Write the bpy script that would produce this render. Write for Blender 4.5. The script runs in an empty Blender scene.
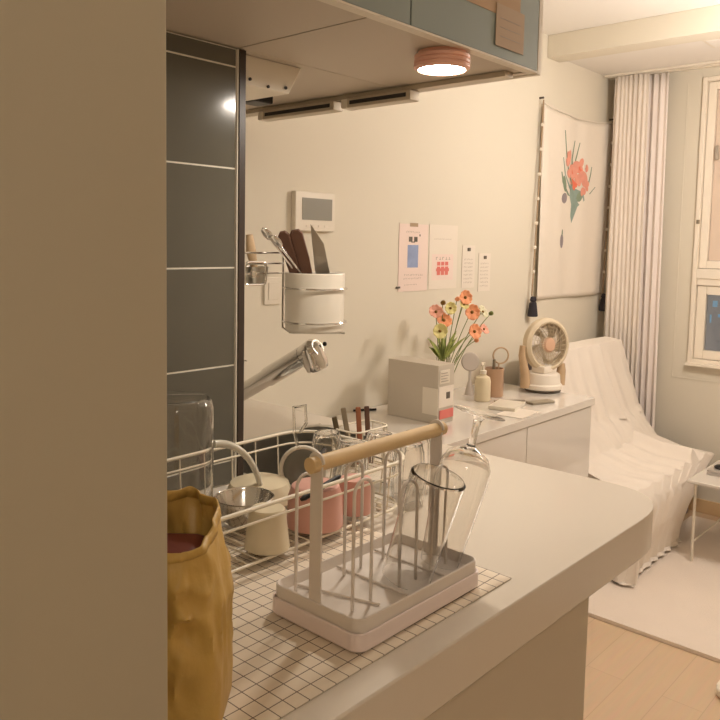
import bpy, bmesh, math, random
from mathutils import Vector, Matrix, noise
random.seed(7)
PI = math.pi
sc = bpy.context.scene
COL = sc.collection

# ---------------------------------------------------------------- materials
def mat(name, col, rough=0.5, metal=0.0, spec=0.5, var=0.0, vscale=8.0, bump=0.0, bscale=40.0, trans=0.0,
        ior=1.45, alpha=1.0, emit=None, estr=0.0, coat=0.0, sub=0.0, sheen=0.0):
    m = bpy.data.materials.new(name); m.use_nodes = True
    nt = m.node_tree; b = nt.nodes['Principled BSDF']
    c = (col[0], col[1], col[2], 1)
    b.inputs['Base Color'].default_value = c
    b.inputs['Roughness'].default_value = rough
    b.inputs['Metallic'].default_value = metal
    b.inputs['Specular IOR Level'].default_value = spec
    b.inputs['Transmission Weight'].default_value = trans
    b.inputs['IOR'].default_value = ior
    b.inputs['Alpha'].default_value = alpha
    b.inputs['Coat Weight'].default_value = coat
    b.inputs['Coat Roughness'].default_value = 0.08
    b.inputs['Sheen Weight'].default_value = sheen
    if emit:
        b.inputs['Emission Color'].default_value = (*emit, 1); b.inputs['Emission Strength'].default_value = estr
    if var > 0 or bump > 0:
        tc = nt.nodes.new('ShaderNodeTexCoord')
    if var > 0:
        n = nt.nodes.new('ShaderNodeTexNoise'); n.inputs['Scale'].default_value = vscale; n.inputs['Detail'].default_value = 4
        nt.links.new(tc.outputs['Object'], n.inputs['Vector'])
        mx = nt.nodes.new('ShaderNodeMix'); mx.data_type = 'RGBA'
        mx.inputs['A'].default_value = tuple(max(0, v * (1 - var)) for v in col) + (1,)
        mx.inputs['B'].default_value = tuple(min(1, v * (1 + var)) for v in col) + (1,)
        nt.links.new(n.outputs['Fac'], mx.inputs['Factor'])
        nt.links.new(mx.outputs['Result'], b.inputs['Base Color'])
    if bump > 0:
        n2 = nt.nodes.new('ShaderNodeTexNoise'); n2.inputs['Scale'].default_value = bscale; n2.inputs['Detail'].default_value = 5
        nt.links.new(tc.outputs['Object'], n2.inputs['Vector'])
        bp = nt.nodes.new('ShaderNodeBump'); bp.inputs['Strength'].default_value = bump; bp.inputs['Distance'].default_value = 0.01
        nt.links.new(n2.outputs['Fac'], bp.inputs['Height']); nt.links.new(bp.outputs['Normal'], b.inputs['Normal'])
    return m

def S(r, g, b):     # sRGB 0-255 to linear
    f = lambda v: (v/255/12.92) if v/255 <= 0.04045 else ((v/255+0.055)/1.055)**2.4
    return (f(r), f(g), f(b))

M = {}
M['wall'] = mat('wall_paper_cream', S(223, 215, 198), 0.75, var=0.02, vscale=3, bump=0.03, bscale=250)
M['ceil'] = mat('ceiling_white', S(234, 229, 222), 0.85, var=0.015, vscale=2)
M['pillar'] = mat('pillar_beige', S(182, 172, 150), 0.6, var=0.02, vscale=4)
M['counter'] = mat('counter_cream', S(214, 204, 190), 0.28, var=0.015, vscale=6, coat=0.2)
M['base'] = mat('counter_base', S(198, 186, 166), 0.55, var=0.02, vscale=5)
M['tile'] = mat('tile_dark', S(98, 95, 85), 0.16, var=0.12, vscale=5, coat=0.2, bump=0.04, bscale=9)
M['grout'] = mat('grout_light', S(232, 226, 212), 0.7)
M['darktrim'] = mat('trim_dark_brown', S(62, 50, 42), 0.4)
M['white'] = mat('white_plastic', S(228, 219, 203), 0.4)
M['warmwhite'] = mat('warm_white_panel', S(202, 190, 174), 0.5, var=0.02, vscale=3)
M['teal'] = mat('door_grey_teal', S(142, 152, 146), 0.42, var=0.03, vscale=3)
M['chrome'] = mat('chrome', (0.75, 0.73, 0.70), 0.12, 1.0)
M['steel'] = mat('brushed_steel', (0.52, 0.50, 0.46), 0.28, 1.0, bump=0.05, bscale=120)
M['greymetal'] = mat('grey_metal', S(150, 138, 118), 0.4, 0.6)
M['barmetal'] = mat('bar_metal', S(200, 188, 168), 0.35, 0.3)
M['black'] = mat('black_plastic', S(30, 27, 25), 0.4)
M['dark'] = mat('dark_slot', S(48, 44, 40), 0.6)
M['wirewhite'] = mat('white_coated_wire', S(236, 226, 206), 0.35)
M['rackwhite'] = mat('rack_powder_white', S(224, 214, 204), 0.45)
M['traywhite'] = mat('tray_plastic', S(236, 220, 216), 0.3)
M['wood'] = mat('handle_wood', S(222, 192, 144), 0.5, var=0.12, vscale=30)
M['darkwood'] = mat('dark_walnut', S(92, 62, 46), 0.5, var=0.2, vscale=40)
M['tanwood'] = mat('tan_wood', S(194, 166, 132), 0.5, var=0.1, vscale=25)
M['cream'] = mat('cream_ceramic', S(222, 208, 178), 0.3, var=0.02)
M['pink'] = mat('pink_plastic', S(216, 164, 150), 0.35, var=0.03)
M['greyplastic'] = mat('grey_clear_plastic', S(190, 190, 182), 0.25, trans=0.5)
M['crock'] = mat('crock_cream', S(222, 214, 200), 0.35, var=0.02)
M['paper'] = mat('white_paper', S(232, 222, 208), 0.8)
M['paperpink'] = mat('pinkish_paper', S(236, 216, 206), 0.8)
M['tanpaper'] = mat('tan_paper', S(186, 156, 124), 0.7, var=0.05)
M['notepaper'] = mat('note_paper', S(186, 162, 136), 0.7, var=0.05)
M['blueprint'] = mat('blue_print', S(146, 160, 194), 0.8, var=0.3, vscale=20)
M['red'] = mat('red_print', S(222, 122, 112), 0.6)
M['inkgrey'] = mat('grey_ink', S(176, 164, 150), 0.8)
M['inkdark'] = mat('dark_ink', S(104, 96, 86), 0.8)
M['screen'] = mat('grey_screen', S(150, 148, 140), 0.15)
M['brownbag'] = mat('kraft_bag', S(196, 160, 86), 0.42, var=0.14, vscale=18, bump=0.3, bscale=30)
M['bagin'] = mat('bag_inside', S(190, 140, 60), 0.6, var=0.15, vscale=18)
M['maroon'] = mat('maroon_package', S(122, 60, 50), 0.45, var=0.1)
M['cloth'] = mat('ivory_cloth', S(236, 226, 214), 0.9, var=0.02, vscale=20, bump=0.1, bscale=300, sheen=0.3)
M['curtain'] = mat('curtain_ivory', S(240, 230, 222), 0.85, var=0.03, vscale=6, sheen=0.2)
M['tapestry'] = mat('tapestry_linen', S(232, 222, 208), 0.9, var=0.02, vscale=30, bump=0.05, bscale=400)
M['coral'] = mat('coral_print', S(226, 156, 136), 0.8, var=0.15, vscale=40)
M['corald'] = mat('deep_coral_print', S(226, 118, 92), 0.8, var=0.1, vscale=40)
M['leafprint'] = mat('leaf_print', S(130, 146, 124), 0.8, var=0.2, vscale=40)
M['tealprint'] = mat('teal_print', S(140, 158, 148), 0.8, var=0.2, vscale=40)
M['violetprint'] = mat('violet_print', S(150, 140, 142), 0.8, var=0.1)
M['tassel'] = mat('black_tassel', S(52, 48, 54), 0.8)
M['cord'] = mat('natural_cord', S(176, 152, 124), 0.8)
M['sofa'] = mat('grey_sofa_fabric', S(140, 130, 132), 0.9, bump=0.1, bscale=200)
M['gloss'] = mat('glossy_white_desk', S(224, 217, 208), 0.07, coat=0.6)
M['copper'] = mat('copper', S(198, 166, 140), 0.3, 0.5)
M['rose'] = mat('rose_copper_ring', S(240, 186, 164), 0.4, 0.0)
M['petalo'] = mat('petal_orange', S(242, 166, 120), 0.6, var=0.12, vscale=60)
M['petalp'] = mat('petal_pink', S(240, 176, 152), 0.6, var=0.1, vscale=60)
M['petaly'] = mat('petal_yellow', S(230, 220, 150), 0.6, var=0.1, vscale=60)
M['petalw'] = mat('petal_pale', S(226, 220, 188), 0.6, var=0.05, vscale=60)
M['stem'] = mat('stem_green', S(122, 134, 74), 0.6, var=0.1, vscale=30)
M['leaf'] = mat('leaf_green', S(150, 160, 84), 0.6, var=0.2, vscale=30)
M['seed'] = mat('flower_heart', S(128, 96, 40), 0.7)
M['fan'] = mat('fan_beige', S(214, 198, 170), 0.4)
M['fanhub'] = mat('fan_hub', S(214, 174, 146), 0.4)
M['fanbase'] = mat('fan_base_white', S(234, 224, 210), 0.35)
M['silver'] = mat('silver_laptop', S(205, 198, 192), 0.35, 0.6)
M['frame'] = mat('window_frame_white', S(240, 230, 214), 0.35)
M['blind'] = mat('blind_cream', S(222, 202, 184), 0.8)
M['baseboard'] = mat('baseboard_wood', S(222, 190, 146), 0.5)
M['outside'] = mat('glowing_neighbour_wall', S(120, 118, 120), 0.8, emit=S(170, 160, 150), estr=0.45)  # wall emits by itself, standing in for outdoor light on it
M['blueglow'] = mat('blue_window_light', (0.1, 0.3, 0.5), 0.5, emit=S(150, 185, 200), estr=0.5)
M['lampglow'] = mat('puck_light_glow', (1, 1, 1), 0.5, emit=(1.0, 0.93, 0.82), estr=26.0)
M['fillglow'] = mat('added_fill_lamp_glow', (1, 1, 1), 0.5, emit=(1.0, 0.90, 0.78), estr=23.0)  # glow of the added fill globe
M['roomglow'] = mat('added_room_lamp_glow', (1, 1, 1), 0.5, emit=(1.0, 0.905, 0.815), estr=53.0)  # glow of the added room globe

def glass(name, tint=(1, 1, 1), rough=0.0, ior=1.45):
    m = bpy.data.materials.new(name); m.use_nodes = True
    nt = m.node_tree; b = nt.nodes['Principled BSDF']
    b.inputs['Base Color'].default_value = (*tint, 1); b.inputs['Roughness'].default_value = rough
    b.inputs['Transmission Weight'].default_value = 1.0; b.inputs['IOR'].default_value = ior
    return m
M['glass'] = glass('clear_glass', (0.97, 0.96, 0.94))
M['glassthin'] = glass('window_glass', (0.90, 0.90, 0.90))
M['acrylic'] = glass('acrylic_clear', (0.95, 0.94, 0.90), 0.05)

# grid cloth (pattern by object coordinates)
def grid_mat():
    m = bpy.data.materials.new('grid_cloth'); m.use_nodes = True
    nt = m.node_tree; b = nt.nodes['Principled BSDF']; b.inputs['Roughness'].default_value = 0.85
    tc = nt.nodes.new('ShaderNodeTexCoord'); sp = nt.nodes.new('ShaderNodeSeparateXYZ')
    nz = nt.nodes.new('ShaderNodeTexNoise'); nz.inputs['Scale'].default_value = 5.0
    nt.links.new(tc.outputs['Object'], nz.inputs['Vector'])
    vm = nt.nodes.new('ShaderNodeVectorMath'); vm.operation = 'MULTIPLY_ADD'
    vm.inputs[1].default_value = (0.006, 0.006, 0)
    nt.links.new(nz.outputs['Color'], vm.inputs[0]); nt.links.new(tc.outputs['Object'], vm.inputs[2])
    nt.links.new(vm.outputs['Vector'], sp.inputs[0])
    outs = []
    for ax, stp in (('X', 0.0203), ('Y', 0.0215)):
        d = nt.nodes.new('ShaderNodeMath'); d.operation = 'DIVIDE'; d.inputs[1].default_value = stp
        fr = nt.nodes.new('ShaderNodeMath'); fr.operation = 'FRACT'
        lt = nt.nodes.new('ShaderNodeMath'); lt.operation = 'LESS_THAN'; lt.inputs[1].default_value = 0.062
        nt.links.new(sp.outputs[ax], d.inputs[0]); nt.links.new(d.outputs[0], fr.inputs[0]); nt.links.new(fr.outputs[0], lt.inputs[0])
        outs.append(lt)
    mxm = nt.nodes.new('ShaderNodeMath'); mxm.operation = 'MAXIMUM'
    nt.links.new(outs[0].outputs[0], mxm.inputs[0]); nt.links.new(outs[1].outputs[0], mxm.inputs[1])
    mx = nt.nodes.new('ShaderNodeMix'); mx.data_type = 'RGBA'
    mx.inputs['A'].default_value = (*S(230, 216, 196), 1); mx.inputs['B'].default_value = (*S(112, 94, 82), 1)
    nt.links.new(mxm.outputs[0], mx.inputs['Factor']); nt.links.new(mx.outputs['Result'], b.inputs['Base Color'])
    return m
M['grid'] = grid_mat()

def plank_mat():
    m = bpy.data.materials.new('wood_floor'); m.use_nodes = True
    nt = m.node_tree; b = nt.nodes['Principled BSDF']; b.inputs['Roughness'].default_value = 0.32
    tc = nt.nodes.new('ShaderNodeTexCoord'); mp = nt.nodes.new('ShaderNodeMapping')
    nt.links.new(tc.outputs['Object'], mp.inputs['Vector'])
    br = nt.nodes.new('ShaderNodeTexBrick'); br.inputs['Scale'].default_value = 1.0
    br.inputs['Brick Width'].default_value = 0.9; br.inputs['Row Height'].default_value = 0.12
    br.inputs['Mortar Size'].default_value = 0.0012
    br.inputs['Color1'].default_value = (*S(218, 190, 158), 1); br.inputs['Color2'].default_value = (*S(221, 194, 162), 1)
    br.inputs['Mortar'].default_value = (*S(204, 174, 142), 1)
    nt.links.new(mp.outputs[0], br.inputs['Vector'])
    nz = nt.nodes.new('ShaderNodeTexNoise'); nz.inputs['Scale'].default_value = 6; nz.inputs['Detail'].default_value = 6
    mp2 = nt.nodes.new('ShaderNodeMapping'); mp2.inputs['Scale'].default_value = (1, 12, 1)
    nt.links.new(tc.outputs['Object'], mp2.inputs['Vector']); nt.links.new(mp2.outputs[0], nz.inputs['Vector'])
    mx = nt.nodes.new('ShaderNodeMix'); mx.data_type = 'RGBA'; mx.blend_type = 'MULTIPLY'; mx.inputs['Factor'].default_value = 0.18
    nt.links.new(br.outputs['Color'], mx.inputs['A']); nt.links.new(nz.outputs['Color'], mx.inputs['B'])
    nt.links.new(mx.outputs['Result'], b.inputs['Base Color'])
    return m
M['floor'] = plank_mat()
M['rug'] = mat('rug_cream', S(238, 224, 210), 0.95, var=0.05, vscale=6, bump=0.35, bscale=220, sheen=0.3)

# ---------------------------------------------------------------- mesh helpers
def NB(): return bmesh.new()

def box(bm, x0, y0, z0, x1, y1, z1, bevel=0.0, mi=0, seg=2):
    r = bmesh.ops.create_cube(bm, size=1.0)
    vs = r['verts']
    for v in vs:
        v.co = Vector(((x0+x1)/2 + v.co.x*(x1-x0), (y0+y1)/2 + v.co.y*(y1-y0), (z0+z1)/2 + v.co.z*(z1-z0)))
    fs = set(f for v in vs for f in v.link_faces)
    for f in fs: f.material_index = mi
    if bevel > 0:
        es = list(set(e for v in vs for e in v.link_edges))
        rr = bmesh.ops.bevel(bm, geom=es, offset=bevel, segments=seg, affect='EDGES', profile=0.5, material=mi)
        for f in rr['faces']: f.material_index = mi

def tube(bm, pts, r, seg=8, closed=False, mi=0, cap=True, radii=None):
    pts = [Vector(p) for p in pts]; n = len(pts)
    rings = []; prev = None
    for i, p in enumerate(pts):
        if closed: t = (pts[(i+1) % n] - pts[i-1])
        elif i == 0: t = pts[1]-pts[0]
        elif i == n-1: t = pts[-1]-pts[-2]
        else: t = (pts[i+1]-pts[i]).normalized() + (pts[i]-pts[i-1]).normalized()
        t.normalize()
        if prev is None:
            a = Vector((0, 0, 1)) if abs(t.z) < 0.9 else Vector((1, 0, 0))
            u = t.cross(a).normalized()
        else:
            u = (prev - t*prev.dot(t)).normalized()
        prev = u; w = t.cross(u)
        rr = radii[i] if radii else r
        rings.append([bm.verts.new(p + (u*math.cos(2*PI*k/seg) + w*math.sin(2*PI*k/seg))*rr) for k in range(seg)])
    m = n if closed else n-1
    off = 0
    for i in range(m):
        A = rings[i]; B = rings[(i+1) % n]
        if closed and i == n-1:
            off = min(range(seg), key=lambda s: (A[0].co-B[s].co).length)
        for k in range(seg):
            f = bm.faces.new((A[k], A[(k+1) % seg], B[(k+1+off) % seg], B[(k+off) % seg])); f.material_index = mi; f.smooth = True
    if cap and not closed:
        f = bm.faces.new(rings[0][::-1]); f.material_index = mi
        f = bm.faces.new(rings[-1]); f.material_index = mi

def frame(origin, axis, xdir=None):
    z = Vector(axis).normalized()
    a = Vector(xdir) if xdir else (Vector((1, 0, 0)) if abs(z.x) < 0.9 else Vector((0, 1, 0)))
    x = (a - z*a.dot(z)).normalized(); y = z.cross(x)
    m = Matrix.Identity(4)
    for i in range(3):
        m[i][0] = x[i]; m[i][1] = y[i]; m[i][2] = z[i]; m[i][3] = origin[i]
    return m

def lathe(bm, prof, mtx=None, seg=32, mi=0, flute=0, famp=0.0):
    mtx = mtx or Matrix.Identity(4)
    rings = []
    for r, z in prof:
        if r < 1e-6: rings.append([bm.verts.new(mtx @ Vector((0, 0, z)))])
        else:
            rg = []
            for k in range(seg):
                a = 2*PI*k/seg; q = r*(1+famp*math.cos(flute*a)) if flute else r
                rg.append(bm.verts.new(mtx @ Vector((q*math.cos(a), q*math.sin(a), z))))
            rings.append(rg)
    for i in range(len(rings)-1):
        A, B = rings[i], rings[i+1]
        if len(A) == 1 and len(B) == 1: continue
        for k in range(seg):
            k2 = (k+1) % seg
            if len(A) == 1: f = bm.faces.new((A[0], B[k2], B[k]))
            elif len(B) == 1: f = bm.faces.new((A[k], A[k2], B[0]))
            else: f = bm.faces.new((A[k], A[k2], B[k2], B[k]))
            f.material_index = mi; f.smooth = True

def prism(bm, poly, z0, z1, mi=0, mtx=None, bevel=0.0):
    mtx = mtx or Matrix.Identity(4)
    a = [bm.verts.new(mtx @ Vector((p[0], p[1], z0))) for p in poly]
    b = [bm.verts.new(mtx @ Vector((p[0], p[1], z1))) for p in poly]
    n = len(poly); fs = []
    fs.append(bm.faces.new(a[::-1])); fs.append(bm.faces.new(b))
    for i in range(n): fs.append(bm.faces.new((a[i], a[(i+1) % n], b[(i+1) % n], b[i])))
    for f in fs: f.material_index = mi
    if bevel > 0:
        es = list(set(list(fs[0].edges) + list(fs[1].edges)))
        rr = bmesh.ops.bevel(bm, geom=es, offset=bevel, segments=3, affect='EDGES', profile=0.5)
        for f in rr['faces']: f.material_index = mi

def rrect(x0, y0, x1, y1, r, n=6):
    out = []
    for cx, cy, a0 in ((x1-r, y1-r, 0), (x0+r, y1-r, 90), (x0+r, y0+r, 180), (x1-r, y0+r, 270)):
        for i in range(n+1):
            a = math.radians(a0 + 90*i/n); out.append((cx+r*math.cos(a), cy+r*math.sin(a)))
    return out

def sphere(bm, c, r, mi=0, seg=12, scale=(1, 1, 1)):
    rr = bmesh.ops.create_uvsphere(bm, u_segments=seg, v_segments=max(6, seg//2), radius=r)
    for v in rr['verts']: v.co = Vector((v.co.x*scale[0]+c[0], v.co.y*scale[1]+c[1], v.co.z*scale[2]+c[2]))
    for f in set(f for v in rr['verts'] for f in v.link_faces): f.material_index = mi; f.smooth = True

def quadgrid(bm, fn, nu, nv, mi=0):
    vs = [[bm.verts.new(fn(i/nu, j/nv)) for i in range(nu+1)] for j in range(nv+1)]
    for j in range(nv):
        for i in range(nu):
            f = bm.faces.new((vs[j][i], vs[j][i+1], vs[j+1][i+1], vs[j+1][i])); f.material_index = mi; f.smooth = True

WL = {}
def obj(name, bm, mats, parent=None, origin=None, angle=40, solid=0.0):
    """bm verts are in world coordinates"""
    if not isinstance(mats, (list, tuple)): mats = [mats]
    if not isinstance(mats, (list, tuple)) or len(mats) == 1:
        mm = mats[0] if isinstance(mats, (list, tuple)) else mats
        if 'glass' in mm.name: bmesh.ops.remove_doubles(bm, verts=bm.verts[:], dist=1e-5)
    bmesh.ops.recalc_face_normals(bm, faces=bm.faces[:])
    me = bpy.data.meshes.new(name); bm.to_mesh(me); bm.free()
    for m in mats: me.materials.append(m)
    me.set_sharp_from_angle(angle=math.radians(angle))
    for p in me.polygons: p.use_smooth = True
    vs = me.vertices
    if origin is None:
        xs = [v.co.x for v in vs]; ys = [v.co.y for v in vs]; zs = [v.co.z for v in vs]
        origin = Vector(((min(xs)+max(xs))/2, (min(ys)+max(ys))/2, min(zs)))
    origin = Vector(origin)
    me.transform(Matrix.Translation(-origin))
    o = bpy.data.objects.new(name, me); COL.objects.link(o)
    WL[o.name] = origin
    if parent:
        o.parent = parent; o.location = origin - WL[parent.name]
    else: o.location = origin
    if len(me.polygons) < 20000:
        wn = o.modifiers.new('WeightedNormal', 'WEIGHTED_NORMAL'); wn.keep_sharp = True; wn.weight = 80
    if solid:
        s = o.modifiers.new('Solidify', 'SOLIDIFY'); s.thickness = solid; s.offset = 0
    return o

def tag(o, label, cat, group=None):
    o['label'] = label; o['category'] = cat
    if group: o['group'] = group
    return o

def thing(name, label, cat, loc, group=None):
    o = bpy.data.objects.new(name, None); COL.objects.link(o)
    o.location = loc; o.empty_display_size = 0.05; WL[o.name] = Vector(loc)
    return tag(o, label, cat, group)

def struct(name, bm, mats, parent=None, **k):
    o = obj(name, bm, mats, parent, **k); o['kind'] = 'structure'
    return o

def dup(root, loc, label=None, group=None, rz=0.0):
    r = root.copy(); COL.objects.link(r); r.location = loc; r.rotation_euler = (0, 0, rz)
    WL[r.name] = Vector(loc)
    if label: r['label'] = label
    if group: r['group'] = group
    for ch in list(root.children):
        c = ch.copy(); COL.objects.link(c); c.parent = r
    return r

CT = 0.87          # counter top
# ================================================================ SETTING
XW = 4.05; YW = 1.80; YR = -1.7; XB = -1.3; ZC = 2.325
b = NB(); box(b, XB, YR, -0.08, XW, YW, 0.0); struct('floor', b, M['floor'])
b = NB(); box(b, XB, YR, ZC, XW, YW, ZC+0.08); box(b, 3.42, YR, 2.245, XW, YW, ZC); struct('ceiling', b, M['ceil'])
b = NB(); box(b, 3.30, YR, 2.222, 3.42, YW, ZC, 0.004); struct('trim_1', b, M['wall'])          # ceiling beam
b = NB(); box(b, XB-.1, YW, 0, XW+.12, YW+.1, ZC+.08); struct('wall_left', b, M['wall'])
b = NB(); box(b, XB-.1, YR-.1, 0, XW+.12, YR, ZC+.08); struct('wall_right', b, M['wall'])
b = NB(); box(b, XB-.1, YR, 0, XB, YW, ZC+.08); struct('wall_back', b, M['wall'])
# far wall with window hole  y .10..1.333  z .768..2.199
WY0, WY1, WZ0, WZ1 = -0.10, 1.333, 0.768, 2.199
b = NB()
box(b, XW, WY1, 0, XW+.12, YW, ZC+.08); box(b, XW, YR, 0, XW+.12, WY0, ZC+.08)
box(b, XW, WY0, 0, XW+.12, WY1, WZ0); box(b, XW, WY0, WZ1, XW+.12, WY1, ZC+.08)
struct('wall_far', b, M['wall'])
b = NB()   # moulding line round the window opening
for (y0, z0, y1, z1) in ((WY1+.075, WZ0-.09, WY1+.083, WZ1-.02), (WY0-.083, WZ0-.09, WY0-.075, WZ1-.02), (WY0-.083, WZ0-.09, WY1+.083, WZ0-.082)):
    box(b, XW-.003, y0, z0, XW-.0002, y1, z1, 0.0008)
struct('trim_4', b, M['wall'])
b = NB(); box(b, 3.9, YR, 0.0, XW-.001, YW, 0.07) if False else box(b, XW-.012, YR, 0.001, XW-.0005, YW-.001, 0.07, 0.002)
struct('baseboard_far', b, M['baseboard'])

# near pillar that hides the left of the kitchen
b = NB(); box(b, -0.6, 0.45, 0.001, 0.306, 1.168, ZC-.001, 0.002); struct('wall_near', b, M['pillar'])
# tiled wall behind the hob side
b = NB()
box(b, -0.6, 1.1688, CT+.001, 0.9475, 1.30, 1.709, mi=0); box(b, 0.9475, 1.1738, CT+.001, 0.9655, 1.30, 1.709, mi=0)
zs = [0.917, 1.106, 1.296, 1.485, 1.675]
cols = [(0.28, 0.4985), (0.5015, 0.7435), (0.7465, 0.946)]
lo = CT+.002
for z in zs + [1.7085]:
    for x0, x1 in cols:
        box(b, x0, 1.168, lo, x1, 1.1745, z-.0016, 0.0004, mi=1, seg=1)
    lo = z+.0016
struct('wall_tiled', b, [M['grout'], M['tile']])
b = NB(); box(b, 0.9478, 1.1655, CT+.002, 0.9515, 1.1735, 1.7085, mi=0); box(b, 0.9520, 1.163, CT+.002, 0.9665, 1.1735, 1.7085, mi=1)
struct('trim_2', b, [M['grout'], M['darktrim']])

# curtain rail strip
b = NB(); box(b, 3.90, 1.0, 2.232, 3.93, 1.79, 2.2445, 0.002); box(b, 3.955, -0.4, 2.232, 3.985, 1.79, 2.2445, 0.002)
struct('trim_3', b, M['white'])

# window
w = NB()
def ring(bm, x0, x1, y0, y1, z0, z1, t, mi=0, bev=0.003):
    box(bm, x0, y0, z0, x1, y0+t, z1, bev, mi); box(bm, x0, y1-t, z0, x1, y1, z1, bev, mi)
    box(bm, x0, y0+t, z0, x1, y1-t, z0+t, bev, mi); box(bm, x0, y0+t, z1-t, x1, y1-t, z1, bev, mi)
ring(w, XW-.02, XW+.06, WY0, WY1, WZ0, WZ1, 0.022)
win = struct('window_1', w, M['frame'])
b = NB(); box(b, XW-.045, WY0-.01, WZ0-.012, XW-.0015, WY1+.003, WZ0+.004, 0.003); struct('window_sill', b, M['frame'], win)
b = NB(); box(b, XW-.012, WY0+.022, 1.166, XW+.05, WY1-.022, 1.20, 0.003); box(b, XW-.022, WY0+.022, 1.20, XW+.05, WY1-.022, 1.25, 0.004); struct('window_transom', b, M['frame'], win)
b = NB(); ring(b, XW+.0, XW+.04, WY0+.024, WY1-.024, 1.252, WZ1-.024, 0.038)
struct('window_sash', b, M['frame'], win)
b = NB(); box(b, XW+.0, 0.60, 0.792, XW+.04, 0.65, 1.164, 0.002); ring(b, XW+.0, XW+.04, WY0+.024, WY1-.024, 0.792, 1.164, 0.044); struct('window_sash', b, M['frame'], win)
b = NB(); box(b, XW+.018, WY0+.07, 0.838, XW+.024, WY1-.070, 1.118); o = struct('window_pane', b, M['glassthin'], win)
b = NB(); box(b, XW+.018, WY0+.064, 1.292, XW+.026, WY1-.064, WZ1-.064); struct('window_blind', b, M['blind'], win)
b = NB(); box(b, XW-.02, 1.240, 1.79, XW-.001, 1.258, 1.86, 0.004); struct('window_handle', b, M['inkgrey'], win)
b = NB(); box(b, XW-.028, 1.309, 1.475, XW-.0205, 1.325, 1.495, 0.002); struct('window_latch', b, M['greymetal'], win)

# ================================================================ KITCHEN
# counter: worktop with a sink cut-out and a rounded bar end, plinth cupboard below
b = NB()
zt, zb = CT, 0.797
poly = [(0.308, 0.50)]
poly += [(1.33, 0.50), (1.362, 0.5015), (1.39, 0.506), (1.415, 0.514), (1.437, 0.525), (1.455, 0.538), (1.468, 0.552), (1.477, 0.570), (1.484, 0.592), (1.488, 0.62), (1.490, 0.66), (1.49, 1.115), (0.308, 1.115)]
prism(b, poly, zb, zt, bevel=0.0035)
SX0, SX1, SY0, SY1 = 0.985, 1.42, 1.115, 1.40
box(b, 0.308, 1.115, zb, SX0, 1.166, zt); box(b, SX1, 1.1151, zb, 1.49, YW-.002, zt)
box(b, 0.308, 1.166, zb, SX0, YW-.002, zt-.0005); box(b, SX0, SY1, zb, SX1, YW-.002, zt)
tag(obj('countertop', b, M['counter']), 'long cream kitchen worktop with a rounded overhanging front corner', 'countertop')
b = NB(); box(b, 0.308, 0.525, 0.08, 1.15, 1.10, zb-.001, 0.002); box(b, 0.308, 0.57, 0.001, 1.13, 1.10, 0.08)
box(b, 0.308, 1.10, 0.001, 1.15, YW-.002, 0.66)
cab = thing('base_cabinet', 'beige kitchen base cabinet under the cream worktop', 'cabinet', (0.73, 1.1, 0))
obj('body', b, M['base'], cab)
for x0, x1 in ((0.31, 0.578),):
    b = NB(); box(b, x0, 0.512, 0.09, x1, 0.524, zb-.012, 0.002); d = obj('door', b, M['base'], cab)
b = NB(); box(b, 0.582, 0.512, 0.09, 1.149, 0.524, zb-.012, 0.002); d = obj('door', b, M['base'], cab)
# sink
sk = thing('sink', 'stainless steel sink set into the worktop behind the dish rack', 'sink', (1.2, 1.26, CT-.18))
b = NB()
outer = rrect(SX0+.002, SY0+.002, SX1-.002, SY1-.002, 0.05); inner = rrect(SX0+.014, SY0+.012, SX1-.014, SY1-.014, 0.045)
bot = rrect(SX0+.02, SY0+.02, SX1-.02, SY1-.02, 0.045)
loops = [(rrect(SX0-.008, SY0-.008, SX1+.008, SY1+.008, 0.055), CT+.0012), (outer, CT+.003), (inner, CT+.0015), (bot, CT-.17)]
prev = None
for pl, z in loops:
    cur = [b.verts.new((p[0], p[1], z)) for p in pl]
    if prev:
        for i in range(len(cur)): b.faces.new((prev[i], prev[(i+1) % len(cur)], cur[(i+1) % len(cur)], cur[i]))
    prev = cur
b.faces.new(prev[::-1]); obj('basin', b, M['steel'], sk)
b = NB(); lathe(b, [(0.0, CT-.164), (0.03, CT-.164), (0.038, CT-.169)], Matrix.Translation((1.2, 1.26, 0))); obj('drain', b, M['chrome'], sk)

# faucet
fa = thing('faucet', 'chrome pull-out kitchen faucet rising from behind the tiled wall edge', 'faucet', (1.235, 1.59, CT))
b = NB(); lathe(b, [(0, CT+.0005), (0.032, CT+.0005), (0.032, CT+.008), (0.025, CT+.014), (0.024, CT+.05), (0.026, CT+.06), (0.02, CT+.075), (0, CT+.078)], Matrix.Translation((1.235, 1.59, 0))); obj('base', b, M['chrome'], fa)
p0 = Vector((1.236, 1.585, CT+.045)); p1 = Vector((1.277, 1.30, 1.083)); dv = (p1-p0).normalized()
b = NB(); tube(b, [p0, p0+dv*.19], 0.0215, 24); tube(b, [p0+dv*.191, p1-dv*.015], 0.0245, 24); obj('spout', b, M['chrome'], fa, angle=30)
b = NB(); hd = frame(p1, (0.22, -0.25, -0.72), (0, 0, 1))
b2c = p1 + dv*0.012
tube(b, [p1-dv*.014, p1+dv*.022, p1+dv*.034], 0.021, 24, radii=[0.0245, 0.027, 0.020])
lathe(b, [(0, -.02), (0.02, -.02), (0.027, -.01), (0.030, 0.03), (0.0275, 0.045), (0.023, 0.048), (0, 0.048)], frame(b2c, (0.25, -0.22, -0.9)), 24); hdo = obj('spray_head', b, M['chrome'], fa, angle=30)
bb = b2c + Vector((0.018, -0.026, 0.018))
b = NB(); sphere(b, bb, 0.0055); obj('button', b, M['black'], hdo)
b = NB(); tube(b, [(1.235, 1.59, CT+.06), (1.235, 1.65, CT+.12)], 0.006, 10); obj('lever', b, M['chrome'], fa)

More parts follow.
